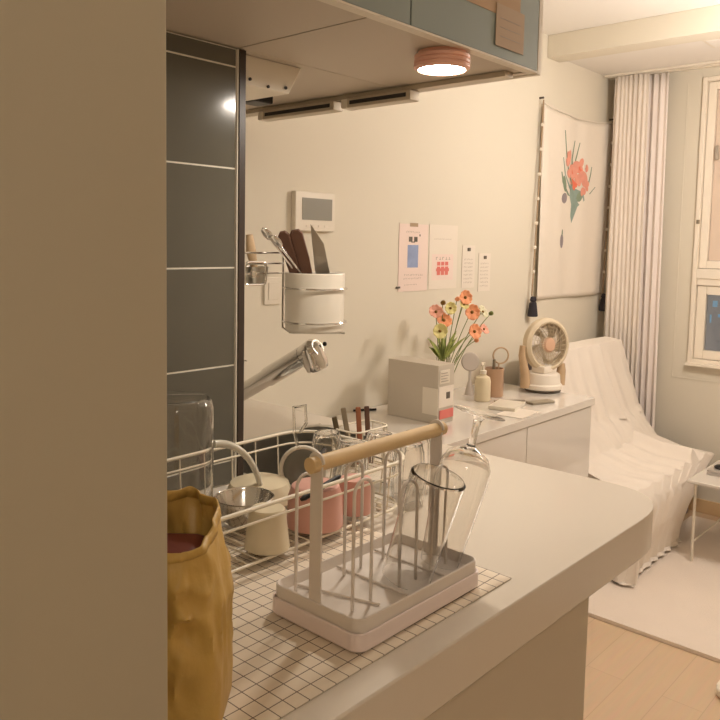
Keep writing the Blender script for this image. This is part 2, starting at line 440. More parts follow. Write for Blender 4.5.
# ---- upper cabinet
uc = thing('upper_cabinet', 'grey teal wall cabinet hanging above the worktop', 'cabinet', (0.9, 1.3, 1.71))
UB = 1.71
b = NB()
box(b, 0.31, 0.842, UB+.004, 0.948, 1.165, ZC-.003); box(b, 0.9515, 0.842, UB+.004, 1.462, 1.165, ZC-.003); box(b, 0.31, 1.165, UB+.002, 1.462, 1.795, ZC-.003)
box(b, 0.31, 0.84, UB, 0.948, 1.165, UB+.006, 0.001); box(b, 0.9515, 0.84, UB, 1.438, 1.165, UB+.006, 0.001)
box(b, 0.9655, 1.167, UB, 1.438, 1.795, UB+.006, 0.001)
box(b, 1.4395, 0.841, UB-.002, 1.463, 1.795, ZC-.003, 0.001)
obj('body', b, M['warmwhite'], uc)
b = NB(); box(b, 1.4645, 0.820, UB-.003, 1.480, 1.795, ZC-.003, 0.001); obj('side_panel', b, M['white'], uc)
for x0, x1 in ((0.43, 1.0335), (1.0370, 1.4625)):
    b = NB(); box(b, x0, 0.820, UB+.003, x1, 0.8395, ZC-.012, 0.0015)
    obj('door', b, M['teal'], uc)
b = NB(); box(b, 0.31, 0.8195, UB-.0015, 1.4635, 0.8398, UB+.0025, 0.0005); obj('bottom_edge', b, M['white'], uc)
# papers on the door
b = NB(); box(b, 1.10, 0.8187, 1.792, 1.385, 0.8198, 2.0); tag(obj('paper_sheet', b, M['tanpaper']), 'large tan paper stuck high on the grey teal cabinet door', 'paper')
b = NB(); box(b, 1.295, 0.8172, 1.733, 1.400, 0.8186, 1.812, mi=0)
for k in range(3): box(b, 1.31, 0.8168, 1.752+k*.017, 1.385, 0.8171, 1.7532+k*.017, mi=1)
tag(obj('paper_note', b, [M['notepaper'], M['inkgrey']]), 'small brownish square note at the lower corner of the cabinet door', 'note')

# box under cabinet
sb = thing('switch_box', 'white box with three small dark dots under the cabinet beside tiled wall', 'switch box', (1.05, 1.25, 1.652))
b = NB(); prism(b, [(0.9685, 1.652), (1.104, 1.652), (1.138, 1.7095), (0.9685, 1.7095)], -1.34, -1.19, mtx=frame((0, 0, 0), (0, -1, 0), (1, 0, 0)), bevel=0.002); obj('housing', b, M['white'], sb)
for x, z in ((0.998, 1.664), (1.045, 1.657), (1.093, 1.662)):
    b = NB(); lathe(b, [(0, 0.003), (0.0032, 0.003), (0.0032, 0)], frame((x, 1.1895, z), (0, -1, 0)), 10); obj('button', b, M['dark'], sb)
b = NB(); box(b, 1.225, 1.44, 1.682, 1.285, 1.50, 1.7095, 0.005); tube(b, [(1.225, 1.47, 1.70), (1.15, 1.56, 1.70), (1.1, 1.66, 1.703)], 0.004, 8)
tag(obj('plug_adapter', b, M['black']), 'black plug hanging under the cabinet behind the white box', 'plug')
b = NB(); box(b, 1.404, 0.86, 1.698, 1.436, 1.79, 1.7095, 0.002); tag(obj('mounting_rail', b, M['barmetal']), 'long grey rail along the far edge of cabinet underside', 'rail')
def barlight(y0, y1, label):
    t = thing('light_bar', label, 'light bar', (1.41, (y0+y1)/2, 1.672), 'bar lights under the cabinet')
    b = NB(); box(b, 1.392, y0, 1.674, 1.428, y1, 1.6975, 0.003); obj('housing', b, M['barmetal'], t)
    b = NB(); box(b, 1.3905, y0+.012, 1.682, 1.3925, y1-.03, 1.691); obj('slot', b, M['dark'], t)
    b = NB(); box(b, 1.390, y1-.022, 1.6735, 1.430, y1-.002, 1.6965, 0.003); obj('end_cap', b, M['white'], t)
barlight(1.34, 1.625, 'grey bar light under the cabinet nearest the white switch box')
barlight(1.10, 1.315, 'grey bar light under the cabinet nearest the round puck lamp')

# puck light
pk = thing('puck_light', 'round rose copper puck light glowing under the cabinet', 'light', (1.205, 0.877, 1.678))
PT = Matrix.Translation((1.205, 0.877, 0.002))
b = NB(); lathe(b, [(0, 1.7075), (0.046, 1.7075), (0.046, 1.703), (0.053, 1.700), (0.053, 1.694), (0.051, 1.6925), (0.053, 1.691), (0.053, 1.686), (0.051, 1.6845), (0.053, 1.683), (0.053, 1.678), (0.046, 1.674), (0.044, 1.678), (0, 1.678)], PT, 40); obj('casing', b, M['rose'], pk)
b = NB(); lathe(b, [(0, 1.670), (0.02, 1.6705), (0.036, 1.673), (0.0435, 1.677), (0, 1.6775)], PT, 32); obj('diffuser', b, M['lampglow'], pk)

# ---- hanging wire rack with utensil crock
CX, CY = 1.247, 1.25
hr = thing('hanging_wire_rack', 'thin metal wire rack on the tiled wall edge holding a cream pot', 'wire rack', (CX, CY, 1.145))
def circ(cx, cy, z, r, n=28): return [(cx+r*math.cos(2*PI*i/n), cy+r*math.sin(2*PI*i/n), z) for i in range(n)]
b = NB()
for z in (1.166, 1.243): tube(b, circ(CX, CY, z, 0.0735), 0.0022, 8, closed=True)
obj('ring', b, M['chrome'], hr)
ang = math.atan2(-CY, -CX)
lx, ly = CX-.0735*math.cos(math.radians(-42+0)), CY+.0735*math.sin(math.radians(42))
lx, ly = CX+.0735*math.cos(math.radians(132)), CY+.0735*math.sin(math.radians(132))
b = NB()
tube(b, [(lx, ly, 1.325), (lx, ly, 1.15), (lx+.015, ly-.01, 1.138), (CX, CY, 1.138), (CX+.05, CY-.05, 1.139)], 0.0025, 8)
tube(b, [(0.9695, 1.27, 1.322), (lx, ly, 1.322)], 0.0022, 8); tube(b, [(0.9695, 1.27, 1.298), (lx, ly, 1.298)], 0.0022, 8)
tube(b, [(0.9695, 1.25, 1.278), (lx, ly, 1.276)], 0.0018, 8)
obj('arm', b, M['chrome'], hr)
b = NB(); lp = [(x, 1.262, z) for x, z in rrect(1.050, 1.254, 1.108, 1.303, 0.010, 4)]; tube(b, lp, 0.0025, 8, closed=True)
box(b, 1.066, 1.257, 1.270, 1.078, 1.267, 1.284, 0.002); obj('bracket', b, M['chrome'], hr)
b = NB(); tube(b, [(0.968, 1.27, 1.094), (1.045, 1.25, 1.094)], 0.002, 8); obj('hook', b, M['chrome'], hr)
b = NB(); lathe(b, [(0, 1.143), (0.062, 1.143), (0.067, 1.149), (0.0695, 1.275), (0.068, 1.278), (0.064, 1.276), (0.060, 1.152), (0, 1.150)], Matrix.Translation((CX, CY, 0)), 40)
tag(obj('utensil_pot', b, M['crock']), 'cream round pot holding knives and spoons in the wire rack', 'pot')
# utensils
def utensil(name, p0, p1, kind, label, cat, grp=None):
    p0 = Vector(p0); p1 = Vector(p1); d = (p1-p0); L = d.length; F = frame(p0, d, (0.666, -0.746, 0))
    t = thing(name, label, cat, p0, grp)
    if kind == 'handle':   # dark wood handle up, blade hidden in the pot
        b = NB(); prism(b, [(-.010, L*.45), (.010, L*.45), (.0135, L*.7), (.013, L*.96), (.006, L), (-.006, L), (-.0145, L*.95), (-.012, L*.7)], -.006, .006, mtx=F @ Matrix.Rotation(PI/2, 4, 'X') @ Matrix.Scale(-1, 4, (0, 0, 1)), bevel=0.002)
        obj('handle', b, M['darkwood'], t)
        b = NB(); box(b, -.007, -.0008, 0, .007, .0008, L*.45); b.transform(F); obj('blade', b, M['steel'], t)
    elif kind == 'knife':
        b = NB(); prism(b, [(-.010, 0), (.012, 0), (.019, L*.5), (.014, L*.8), (-.010, L), (-.014, L*.6)], -.0008, .0008, mtx=F @ Matrix.Rotation(PI/2, 4, 'X') @ Matrix.Scale(-1, 4, (0, 0, 1)))
        obj('blade', b, M['steel'], t)
        b = NB(); box(b, -.004, -.0020, 0.0, .004, -.0009, L*.4); b.transform(F); obj('handle', b, M['steel'], t)
    elif kind == 'spoon':
        b = NB(); tube(b, [F @ Vector((0, 0, z)) for z in (0, L*.4, L*.8)], .003, 8, radii=[.0035, .0025, .003]); obj('handle', b, M['chrome'], t)
        b = NB(); sphere(b, (0, 0, L*.9), .014, seg=16, scale=(.85, .28, 1.5)) if False else lathe(b, [(0, -.020), (.008, -.013), (.0105, 0), (.008, .013), (0, .019)], Matrix.Translation((0, 0, L*.88)) @ Matrix.Scale(.35, 4, (0, 1, 0)), 16)
        b.transform(F); obj('bowl', b, M['chrome'], t)
    return t
zb_ = 1.156
utensil('spoon', (1.262, 1.262, 1.215), (1.090, 1.262, 1.384), 'spoon', 'silver spoon leaning left out of the cream pot', 'spoon')
utensil('fork_spoon', (1.266, 1.245, 1.215), (1.108, 1.250, 1.366), 'spoon', 'second silver spoon tucked behind the leftmost one in pot', 'spoon').name = 'spoon.001'
utensil('knife', (1.250, 1.265, zb_), (1.155, 1.262, 1.370), 'handle', 'leftmost dark wooden knife handle in the cream pot', 'knife', 'dark handled knives in the pot')
utensil('knife', (1.268, 1.250, zb_), (1.178, 1.243, 1.374), 'handle', 'middle dark wooden knife handle in the cream pot', 'knife', 'dark handled knives in the pot')
utensil('knife', (1.280, 1.275, zb_), (1.202, 1.275, 1.374), 'handle', 'dark wooden knife handle next to the bare blade in pot', 'knife', 'dark handled knives in the pot')
utensil('table_knife', (1.284, 1.240, zb_), (1.222, 1.228, 1.390), 'knife', 'bare steel blade standing upright in the cream pot', 'knife')
b = NB(); tube(b, [(1.142, 1.332, 1.26), (1.125, 1.332, 1.325), (1.120, 1.332, 1.362)], .008, 10, radii=[.005, .012, .008])
tag(obj('wooden_spoon', b, M['tanwood']), 'wooden spoon tip beside the dark tile edge', 'spoon')
b = NB(); lathe(b, [(0, 1.25), (.022, 1.25), (.028, 1.29), (.026, 1.29), (.02, 1.254), (0, 1.254)], Matrix.Translation((1.140, 1.33, 0)), 20)
tube(b, [(0.968, 1.295, 1.275), (1.116, 1.325, 1.275)], .002, 6)
tag(obj('small_holder', b, M['steel']), 'small metal cup on the tile edge holding the wooden spoon', 'holder')

# ---- mat
b = NB(); quadgrid(b, lambda u, v: Vector((0.34+u*0.608, 0.541+v*0.43, CT+.0016+.0006*noise.noise(Vector((u*6, v*5, 0))))), 40, 30)
tag(obj('drying_mat', b, M['grid'], origin=(0.34, 0.541, CT), solid=0.0014), 'cream cloth mat with dark grid lines under the racks', 'mat')
MZ = CT+.0035

# ---- paper bag
bg = thing('paper_bag', 'crumpled yellow brown paper bag with open top on the mat', 'bag', (0.40, 0.64, MZ))
BR = Vector((0.666, -0.746, 0)); BF = Vector((0.746, 0.666, 0)); BC = Vector((0.4365, 0.640, 0))
def bagpt(u, v, grow=1.0, top=1.066):
    a = 2*PI*u; ex = 6.0 - 3.0*v
    c, s = math.cos(a), math.sin(a)
    k = (abs(c)**ex + abs(s)**ex)**(-1/ex)
    tp = 1 - 0.24*max(0, v-.60)/.40
    wx, wy = 0.0585*tp, 0.052
    z = MZ + (top-MZ)*v + 0.013*s*max(0, v-.6)/.4
    px, py = c*k*wx*grow, s*k*wy*grow
    n = noise.noise(Vector((c*2.0, s*2.0, v*3.2)))*0.009
    r1 = 1-abs(noise.noise(Vector((c*2.6+7, s*2.6, v*4.2)))*2)
    n += (r1-.5)*0.018*(1-abs(v-.5))*(1 if abs(s) > .4 else .4)
    n += (.5-abs(noise.noise(Vector((c*1.4+2, s*1.4+9, v*2.6)))*2.2))*0.012*(1 if s < 0 else .3)
    n *= (0.2 + 0.8*min(1, v*1.6))
    if c > .5: n *= .45
    px += c*n*.8; py += s*n*1.2
    p = BC + BR*px + BF*py; p.z = z
    if v > .93: p.z += 0.006*noise.noise(Vector((c*1.6, s*1.6, 5.0)))*(v-.93)/.07
    return p
b = NB()
NUB, NVB = 128, 70
rings = [[b.verts.new(bagpt(i/NUB, j/NVB)) for i in range(NUB)] for j in range(NVB+1)]
for j in range(NVB):
    for i in range(NUB): b.faces.new((rings[j][i], rings[j][(i+1) % NUB], rings[j+1][(i+1) % NUB], rings[j+1][i]))
b.faces.new(rings[0][::-1]); obj('bag_body', b, M['brownbag'], bg, angle=70, solid=0.0012)
b = NB()   # rolled cuff
rg = []
for (v, g) in ((0.955, 1.03), (0.98, 1.04), (1.0, 1.035), (1.004, 1.01), (1.0, 0.985), (0.96, 0.975)):
    row = []
    for i in range(NUB):
        p = bagpt(i/NUB, v, g); a = 2*PI*i/NUB
        p.z += 0.0015*noise.noise(Vector((math.cos(a)*4, math.sin(a)*4, g*9)))
        row.append(b.verts.new(p))
    rg.append(row)
for j in range(len(rg)-1):
    for i in range(NUB): b.faces.new((rg[j][i], rg[j][(i+1) % NUB], rg[j+1][(i+1) % NUB], rg[j+1][i]))
obj('rolled_cuff', b, M['brownbag'], bg, angle=70, solid=0.001)
b = NB(); box(b, -.036, -.034, MZ+.004, .036, .038, 1.043, 0.014, seg=3)
b.transform(Matrix.Translation((BC.x, BC.y, 0)) @ Matrix.Rotation(math.atan2(-0.746, 0.666), 4, 'Z'))
tag(obj('packet', b, M['maroon']), 'dark reddish packet sitting inside the paper bag', 'packet')

# ---- glass rack
gr = thing('glass_stand', 'white glass stand with flat straps and round wooden handle bar', 'glass stand', (0.763, 0.634, MZ))
b = NB()
def traymesh(bm, x0, y0, x1, y1, z0, z1, r, t, floor_t):
    o0 = rrect(x0+.004, y0+.004, x1-.004, y1-.004, r-.003); o1 = rrect(x0, y0, x1, y1, r); i1 = rrect(x0+t, y0+t, x1-t, y1-t, r-t*.6)
    i0 = rrect(x0+t+.003, y0+t+.003, x1-t-.003, y1-t-.003, r-t*.6)
    seqs = [(o0, z0), (o1, z0+.004), (o1, z1-.001), (rrect(x0+.001, y0+.001, x1-.001, y1-.001, r), z1), (rrect(x0+t-.001, y0+t-.001, x1-t+.001, y1-t+.001, r-t*.6), z1), (i1, z1-.001), (i0, z0+floor_t)]
    prev = None; first = None
    for pl, z in seqs:
        cur = [bm.verts.new((p[0], p[1], z)) for p in pl]
        if prev:
            for i in range(len(cur)): bm.faces.new((prev[i], prev[(i+1) % len(cur)], cur[(i+1) % len(cur)], cur[i]))
        else: first = cur
        prev = cur
    bm.faces.new(first[::-1]); bm.faces.new(prev)
traymesh(b, 0.634, 0.555, 0.893, 0.713, MZ, 0.898, 0.016, 0.003, 0.008)
obj('drip_tray', b, M['traywhite'], gr)
b = NB(); traymesh(b, 0.6375, 0.5585, 0.8895, 0.7095, 0.888, 0.914, 0.0145, 0.003, 0.012); obj('upper_tray', b, M['rackwhite'], gr)
HZ, HY = 1.084, 0.634
for x in (0.6405, 0.8835):
    b = NB()
    hw = 0.0095; pl = [(-hw, 0.909), (hw, 0.909), (hw, HZ)] + [(hw*1.35*math.cos(a), HZ+.002+hw*1.35*math.sin(a)) for a in [PI*i/10 for i in range(11)]] + [(-hw, HZ)]
    prism(b, pl, -.0013, .0013, mtx=Matrix.Translation((x, HY, 0)) @ frame((0, 0, 0), (1, 0, 0), (0, 1, 0)))
    # frame: x=-y world, y = z world
    obj('strap', b, M['rackwhite'], gr)
b = NB(); tube(b, [(0.628, HY, HZ), (0.6285, HY, HZ), (0.897, HY, HZ)], 0.0098, 24, radii=[.009, .0098, .0098]); obj('handle', b, M['wood'], gr)
FZ = 0.901
def loopbm(x0, x1, y, top, y1=None):
    y1 = y if y1 is None else y1
    b = NB(); r = (x1-x0)/2
    pts = [(x0, y, FZ)] + [((x0+x1)/2 - r*math.cos(PI*i/10), y, top-r+r*math.sin(PI*i/10)) for i in range(11)] + [(x1, y1, FZ)]
    tube(b, pts, 0.0022, 8); return b
for x0, x1, y, tp in ((0.671, 0.705, .600, 1.062), (0.762, 0.797, .600, 1.040), (0.832, 0.866, .600, 1.045),
                      (0.652, 0.682, .680, 1.056), (0.738, 0.772, .676, 1.056), (0.820, 0.854, .676, 1.056)):
    obj('wire_loop', loopbm(x0, x1, y, tp), M['rackwhite'], gr)
for p, q in (((0.672, 0.700, .9025), (0.705, .585, .9025)), ((0.75, 0.700, .9025), (0.75, .575, .9025)), ((0.83, 0.700, .9025), (0.83, .575, .9025))):
    b = NB(); tube(b, [p, q], .0018, 6); obj('floor_wire', b, M['rackwhite'], gr)

# tumbler upside down (axis pointing up; rim at the bottom)
def tumbler_prof(h, r0, r1, t=0.0016):   # r0 rim radius, r1 base radius
    return [(r0-t, 0), (r0, 0), (r0+(r1-r0)*.5, h*.5), (r1, h-.003), (r1-.003, h), (0, h), ], [(0, h-.0022), (r1-t-.002, h-.0022), (r0+(r1-r0)*.5-t, h*.5), (r0-t, 0)]
def closed_glass(bm, prof_out, prof_in, mtx, seg=40, **k):
    lathe(bm, prof_out + prof_in, mtx, seg, **k)
b = NB()
F = frame((0.790, 0.610, 0.9035), (0.014, -0.040, 0.148))
po, pi_ = tumbler_prof(0.150, 0.0335, 0.0375, 0.001); closed_glass(b, po, pi_, F)
tag(obj('tumbler', b, M['glass']), 'clear straight tumbler turned upside down on the glass stand', 'glass')
# wine glass upside down
wg = thing('wine_glass', 'clear stemmed wine glass upside down beside the wooden handle end', 'wine glass', (0.861, 0.590, 0.9045))
F = frame((0.860, 0.606, 0.9035), (0.044, -0.030, 0.210))
b = NB()
outb = [(0.0265, 0), (0.0270, 0.0003), (0.0310, 0.045), (0.0350, 0.095), (0.0372, 0.125), (0.0360, 0.143), (0.0290, 0.157), (0.0160, 0.165), (0.0075, 0.169), (0.0055, 0.173)]
inb = [(0.0, 0.166), (0.008, 0.1645), (0.0155, 0.1625), (0.0282, 0.1552), (0.0351, 0.142), (0.0363, 0.125), (0.0341, 0.095), (0.0301, 0.045), (0.0260, 0.0003), (0.0265, 0)]
lathe(b, outb + [(0.0050, 0.182), (0.0048, 0.196), (0.0062, 0.208), (0.012, 0.2135), (0.035, 0.2165), (0.0368, 0.2175), (0.035, 0.2185), (0, 0.2180)], F, 44)
lathe(b, inb, F, 44)
bmesh.ops.remove_doubles(b, verts=b.verts[:], dist=1e-5)
obj('glass_body', b, M['glass'], wg)

# ---- dish rack
RX0, RX1, RY0, RY1, RZB, RZT = 0.52, 1.080, 0.812, 1.10, 0.884, 0.970
dr = thing('dish_rack', 'white coated wire dish drainer basket on the worktop', 'dish rack', ((RX0+RX1)/2, (RY0+RY1)/2, CT))
b = NB(); tube(b, [(x, y, RZT) for x, y in rrect(RX0, RY0, RX1, RY1, 0.07)], 0.0032, 10, closed=True); obj('top_rim', b, M['wirewhite'], dr)
b = NB(); tube(b, [(x, y, RZT-.022) for x, y in rrect(RX0+.002, RY0+.002, RX1-.002, RY1-.002, 0.068)], 0.002, 8, closed=True); obj('second_rim', b, M['wirewhite'], dr)
b = NB(); tube(b, [(x, y, RZB) for x, y in rrect(RX0+.012, RY0+.01, RX1-.012, RY1-.012, 0.06)], 0.0024, 8, closed=True)
for i in range(1, 26):
    x = RX0+.012 + (RX1-RX0-.024)*i/26
    tube(b, [(x, RY0+.012, RZB), (x, RY1-.014, RZB)], 0.0013, 6)
for y in (0.88, 0.955, 1.03): tube(b, [(RX0+.014, y, RZB-.003), (RX1-.014, y, RZB-.003)], 0.0018, 6)
obj('base_grid', b, M['wirewhite'], dr)
def sidewire(pts):
    b = NB(); tube(b, pts, 0.0014, 6); obj('side_wire', b, M['wirewhite'], dr)
nu = 7
for i in range(nu+1):
    x = RX0+.08 + (RX1-RX0-.16)*i/nu
    sidewire([(x, RY1, RZT), (x, RY1-.004, RZB+.01), (x, RY1-.012, RZB)])
    if i in (0, 7): sidewire([(x, RY0, RZT), (x, RY0+.006, RZB+.01), (x, RY0+.012, RZB)])
for j in range(3):
    y = RY0+.08 + (RY1-RY0-.16)*j/2
    sidewire([(RX1, y, RZT), (RX1-.012, y, RZB)]); sidewire([(RX0, y, RZT), (RX0+.012, y, RZB)])
for x, y in ((RX0+.05, RY0+.05), (RX1-.05, RY0+.05), (RX0+.05, RY1-.05), (RX1-.05, RY1-.05)):
    b = NB(); z0 = MZ if x < 0.9 else CT+.0005
    tube(b, [(x, y, z0), (x, y, RZB)], 0.005, 10); obj('foot', b, M['wirewhite'], dr)
Z1 = RZB+.0035
# cream cup upside-down
b = NB(); lathe(b, [(0.033, 0), (0.0345, 0.001), (0.0275, 0.058), (0.0245, 0.061), (0, 0.061), (0, 0.057), (0.024, 0.056), (0.032, 0.001), (0.033, 0)], Matrix.Translation((0.752, 0.848, Z1)), 36)
tag(obj('cup', b, M['cream']), 'cream cup turned upside down in the dish rack', 'cup')
# pink cups
pc = thing('pink_cup', 'pink plastic cup upside down in the rack behind the strap', 'cup', (0.872, 0.870, Z1))
b = NB(); lathe(b, [(0.044, 0), (0.0465, 0.001), (0.0445, 0.050), (0.039, 0.066), (0.034, 0.069), (0, 0.069), (0, 0.065), (0.034, 0.064), (0.042, 0.048), (0.0445, 0.001), (0.044, 0)], Matrix.Translation((0.868, 0.862, Z1)), 36); obj('cup_body', b, M['pink'], pc)
b = NB(); lathe(b, [(0.026, 0), (0.028, 0.001), (0.030, 0.05), (0.026, 0.060), (0, 0.062), (0, .058), (0.024, 0.056), (0.026, 0)], Matrix.Translation((0.958, 0.855, Z1)), 32)
tag(obj('pink_cup', b, M['pink']), 'smaller pink cup upside down beside the larger pink one', 'cup')
# steel bowl
b = NB(); lathe(b, [(0, 0), (0.026, 0), (0.030, 0.003), (0.043, 0.026), (0.0475, 0.042), (0.0490, 0.044), (0.0475, 0.045), (0.0455, 0.042), (0.041, 0.026), (0.028, 0.006), (0, 0.004)], Matrix.Translation((0.792, 0.950, Z1)), 40)
tag(obj('steel_bowl', b, M['chrome']), 'small shiny steel bowl in the dish rack beside the bag', 'bowl')
# cream dish lying upside-down behind
b = NB(); lathe(b, [(0.062, 0), (0.064, 0.002), (0.052, 0.032), (0.03, 0.040), (0, 0.040), (0, 0.036), (0.03, 0.036), (0.05, 0.029), (0.060, 0.002), (0.062, 0)], Matrix.Translation((0.885, 1.020, Z1)), 40)
tag(obj('cream_bowl', b, M['cream']), 'cream bowl upside down at the back of the rack', 'bowl')
# glass jug upside down
jg = thing('glass_jug', 'tall clear glass jug upside down beside the dark tiles', 'jug', (0.72, 1.035, Z1))
b = NB(); lathe(b, [(0.056, 0), (0.058, 0.001), (0.0595, 0.10), (0.0595, 0.188), (0.056, 0.201), (0.048, 0.207), (0, 0.208), (0, 0.2055), (0.047, 0.2045), (0.0545, 0.199), (0.0578, 0.187), (0.0578, 0.10), (0.0563, 0.001), (0.056, 0)], Matrix.Translation((0.72, 1.035, Z1)), 44); obj('jug_body', b, M['glass'], jg)
b = NB(); hp = []
for i in range(13):
    t = i/12; a = t*PI/2
    hp.append((0.776+0.090*math.sin(a), 1.010-0.02*t, 1.010-0.112*(1-math.cos(a))))
tube(b, hp, 0.005, 12, radii=[.007-.0025*i/12 for i in range(13)]); obj('jug_handle', b, mat('milky_glass', S(236, 230, 214), 0.15, trans=0.35), jg)
# strainer: ring + grey face + clear handle
st = thing('strainer', 'round grey strainer standing in the rack with clear upright handle', 'strainer', (0.965, 0.99, Z1))
F = frame((0.963, 0.99, Z1+.045), (-0.75, -0.66, 0.12))
b = NB(); tube(b, [F @ Vector((0.040*math.cos(2*PI*i/32), 0.040*math.sin(2*PI*i/32), 0)) for i in range(32)], 0.0040, 10, closed=True); obj('rim', b, M['white'], st)
b = NB(); lathe(b, [(0, -.014), (0.02, -.011), (0.038, 0.0)], F, 32); obj('mesh_bowl', b, mat('grey_mesh', S(132, 130, 120), 0.4, 0.3), st, solid=0.0008)
b = NB()
top = Vector((0.955, 0.995, Z1+.086))
tube(b, [top, top+Vector((-.006, .004, .03)), top+Vector((-.008, .004, .075)), top+Vector((.008, -.01, .078)), top+Vector((.010, -.010, .045)), top+Vector((.002, -.003, .028))], 0.0030, 10); obj('handle', b, M['acrylic'], st)
b = NB(); tube(b, [(0.80, 0.826, 0.944), (0.86, 0.815, 0.946)], 0.005, 10)
b.free()
def stick(p0, p1, r, m, label, cat):
    b = NB(); p0 = Vector(p0); p1 = Vector(p1)
    tube(b, [p0, p0+(p1-p0)*.08, p0+(p1-p0)*.92, p1], r, 12, radii=[r*.6, r, r, r*.6])
    return tag(obj('cooking_utensil', b, m), label, cat)
stick((0.805, 0.830, 0.952), (0.886, 0.824, 0.973), 0.0045, M['black'], 'short black handle lying across the rack above the pink cup', 'handle')
stick((0.905, 0.905, 0.968), (1.00, 0.97, 0.967), 0.005, M['dark'], 'dark handle lying on the pink cup under the strainer', 'handle')

# ribbed glasses upside-down
def ribbed(loc, ax, label, prof='a'):
    b = NB(); F = frame((0, 0, 0), ax)
    lathe(b, [(0.028, 0), (0.0295, 0.001), (0.031, 0.040), (0.028, 0.085), (0.023, 0.104), (0, 0.106), (0, 0.100), (0.0215, 0.099), (0.0262, 0.084), (0.0292, 0.040), (0.0275, 0.001), (0.028, 0)], F, 64, flute=16, famp=0.03)
    o = obj('ribbed_glass', b, M['glass'], origin=(0, 0, 0)); o.location = loc
    return tag(o, label, 'glass', 'ribbed glasses drying')
ribbed((1.000, 0.910, Z1), (0.12, 0, 1), 'ribbed clear glass upside down in the rack beside small pink cup')
ribbed((1.030, 0.985, Z1), (-0.06, 0.04, 1), 'ribbed clear glass at the back right corner of dish rack')
ribbed((1.130, 0.955, CT+.003), (0.10, 0, 1), 'ribbed clear glass on the worktop just past the rack, in front of the cutlery holder')
ribbed((1.115, 0.865, CT+.003), (0.06, 0, 1), 'ribbed clear glass past the dish rack, nearest the worktop edge')
ribbed((1.190, 0.905, CT+.003), (0.05, 0, 1), 'ribbed clear glass farthest right, behind the wooden handle end')
# cutlery holder with four handles
ch = thing('cutlery_holder', 'small white wire cutlery holder behind the dish rack', 'cutlery holder', (1.19, 1.055, CT))
b = NB()
for z in (CT+.003, CT+.045, CT+.09): tube(b, [(x, y, z) for x, y in rrect(1.145, 1.022, 1.255, 1.092, 0.02, 4)], .0018, 6, closed=True)
for x, y in rrect(1.145, 1.022, 1.255, 1.092, 0.02, 2): tube(b, [(x, y, CT+.003), (x, y, CT+.09)], .0012, 6)
for i in range(5): tube(b, [(1.158+i*.021, 1.023, CT+.003), (1.158+i*.021, 1.091, CT+.003)], .0012, 6)
obj('wire_basket', b, M['wirewhite'], ch)
def upright(p, q, m, label):
    b = NB(); p = Vector(p); q = Vector(q); F = frame(p, q-p, (0.666, -0.746, 0)); L = (q-p).length
    box(b, -.0055, -.0035, 0, .0055, .0035, L, 0.002); b.transform(F)
    return tag(obj('dinner_knife', b, m), label, 'cutlery', 'cutlery handles standing behind the dish rack')
zc_ = CT+.006
upright((1.160, 1.066, zc_), (1.145, 1.085, 0.985), mat('olive_handle', S(98, 84, 60), .5), 'dark olive cutlery handle, leftmost in the wire holder')
upright((1.180, 1.060, zc_), (1.172, 1.085, 1.000), M['greymetal'], 'grey cutlery handle in the wire holder')
upright((1.205, 1.060, zc_), (1.208, 1.075, 0.998), mat('brown_handle', S(150, 92, 62), .5, var=.1), 'reddish brown cutlery handle beside the grey one')
upright((1.226, 1.055, zc_), (1.236, 1.075, 0.996), M['darkwood'], 'dark brown cutlery handle, rightmost in the wire holder')

# ================================================================ LEFT WALL ITEMS (y = 1.8)
def wallbox(bm, x0, z0, x1, z1, t, mi=0, bev=0.0, off=0.0): box(bm, x0, YW-off-t, z0, x1, YW-off-.0002, z1, bev, mi)
th = thing('thermostat', 'white wall thermostat with a grey screen on the cream wall', 'thermostat', (1.775, 1.79, 1.382))
b = NB(); wallbox(b, 1.683, 1.382, 1.863, 1.508, 0.022, bev=0.003); obj('casing', b, M['white'], th)
b = NB(); wallbox(b, 1.712, 1.418, 1.848, 1.488, 0.0015, off=0.0222); obj('screen', b, M['screen'], th)
for k in range(4):
    b = NB(); wallbox(b, 1.730+k*.028, 1.395, 1.748+k*.028, 1.402, 0.0012, off=0.0222); obj('button', b, M['paper'], th)
b = NB(); wallbox(b, 1.570, 1.150, 1.640, 1.235, 0.008, bev=0.002); wallbox(b, 1.585, 1.165, 1.625, 1.22, 0.002, off=0.0082, bev=.0005)
tag(obj('wall_switch', b, M['white']), 'white wall switch plate half hidden behind the wire rack', 'switch')

def glyphrow(bm, x0, x1, z, h, n, mi, seed, off):
    rr = random.Random(seed); cw = (x1-x0)/n
    for i in range(n):
        cx = x0+cw*i
        k = rr.random()
        w_ = cw*.62
        if k < .4: wallbox(bm, cx, z, cx+w_*.3, z+h, .0003, mi, off=off); wallbox(bm, cx, z+h*.8, cx+w_, z+h, .0003, mi, off=off)
        elif k < .75: wallbox(bm, cx, z, cx+w_, z+h*.22, .0003, mi, off=off); wallbox(bm, cx+w_*.4, z, cx+w_*.65, z+h, .0003, mi, off=off)
        else: wallbox(bm, cx, z+h*.4, cx+w_, z+h*.6, .0003, mi, off=off); wallbox(bm, cx+w_*.1, z, cx+w_*.3, z+h, .0003, mi, off=off)
ps = thing('poster', 'pale poster with a blue rectangle taped to the cream wall', 'poster', (2.32, 1.79, 1.167), 'posters on the wall')
b = NB(); wallbox(b, 2.232, 1.167, 2.412, 1.422, .0012, 0, off=.001)
wallbox(b, 2.284, 1.257, 2.350, 1.343, .0003, 1, off=.0023)
for (x0, x1) in ((2.290, 2.312), (2.322, 2.344)): wallbox(b, x0, 1.355, x1, 1.374, .0003, 2, off=.0023)
wallbox(b, 2.305, 1.352, 2.328, 1.356, .0003, 2, off=.0023)
glyphrow(b, 2.275, 2.362, 1.388, .007, 9, 3, 4, .0023)
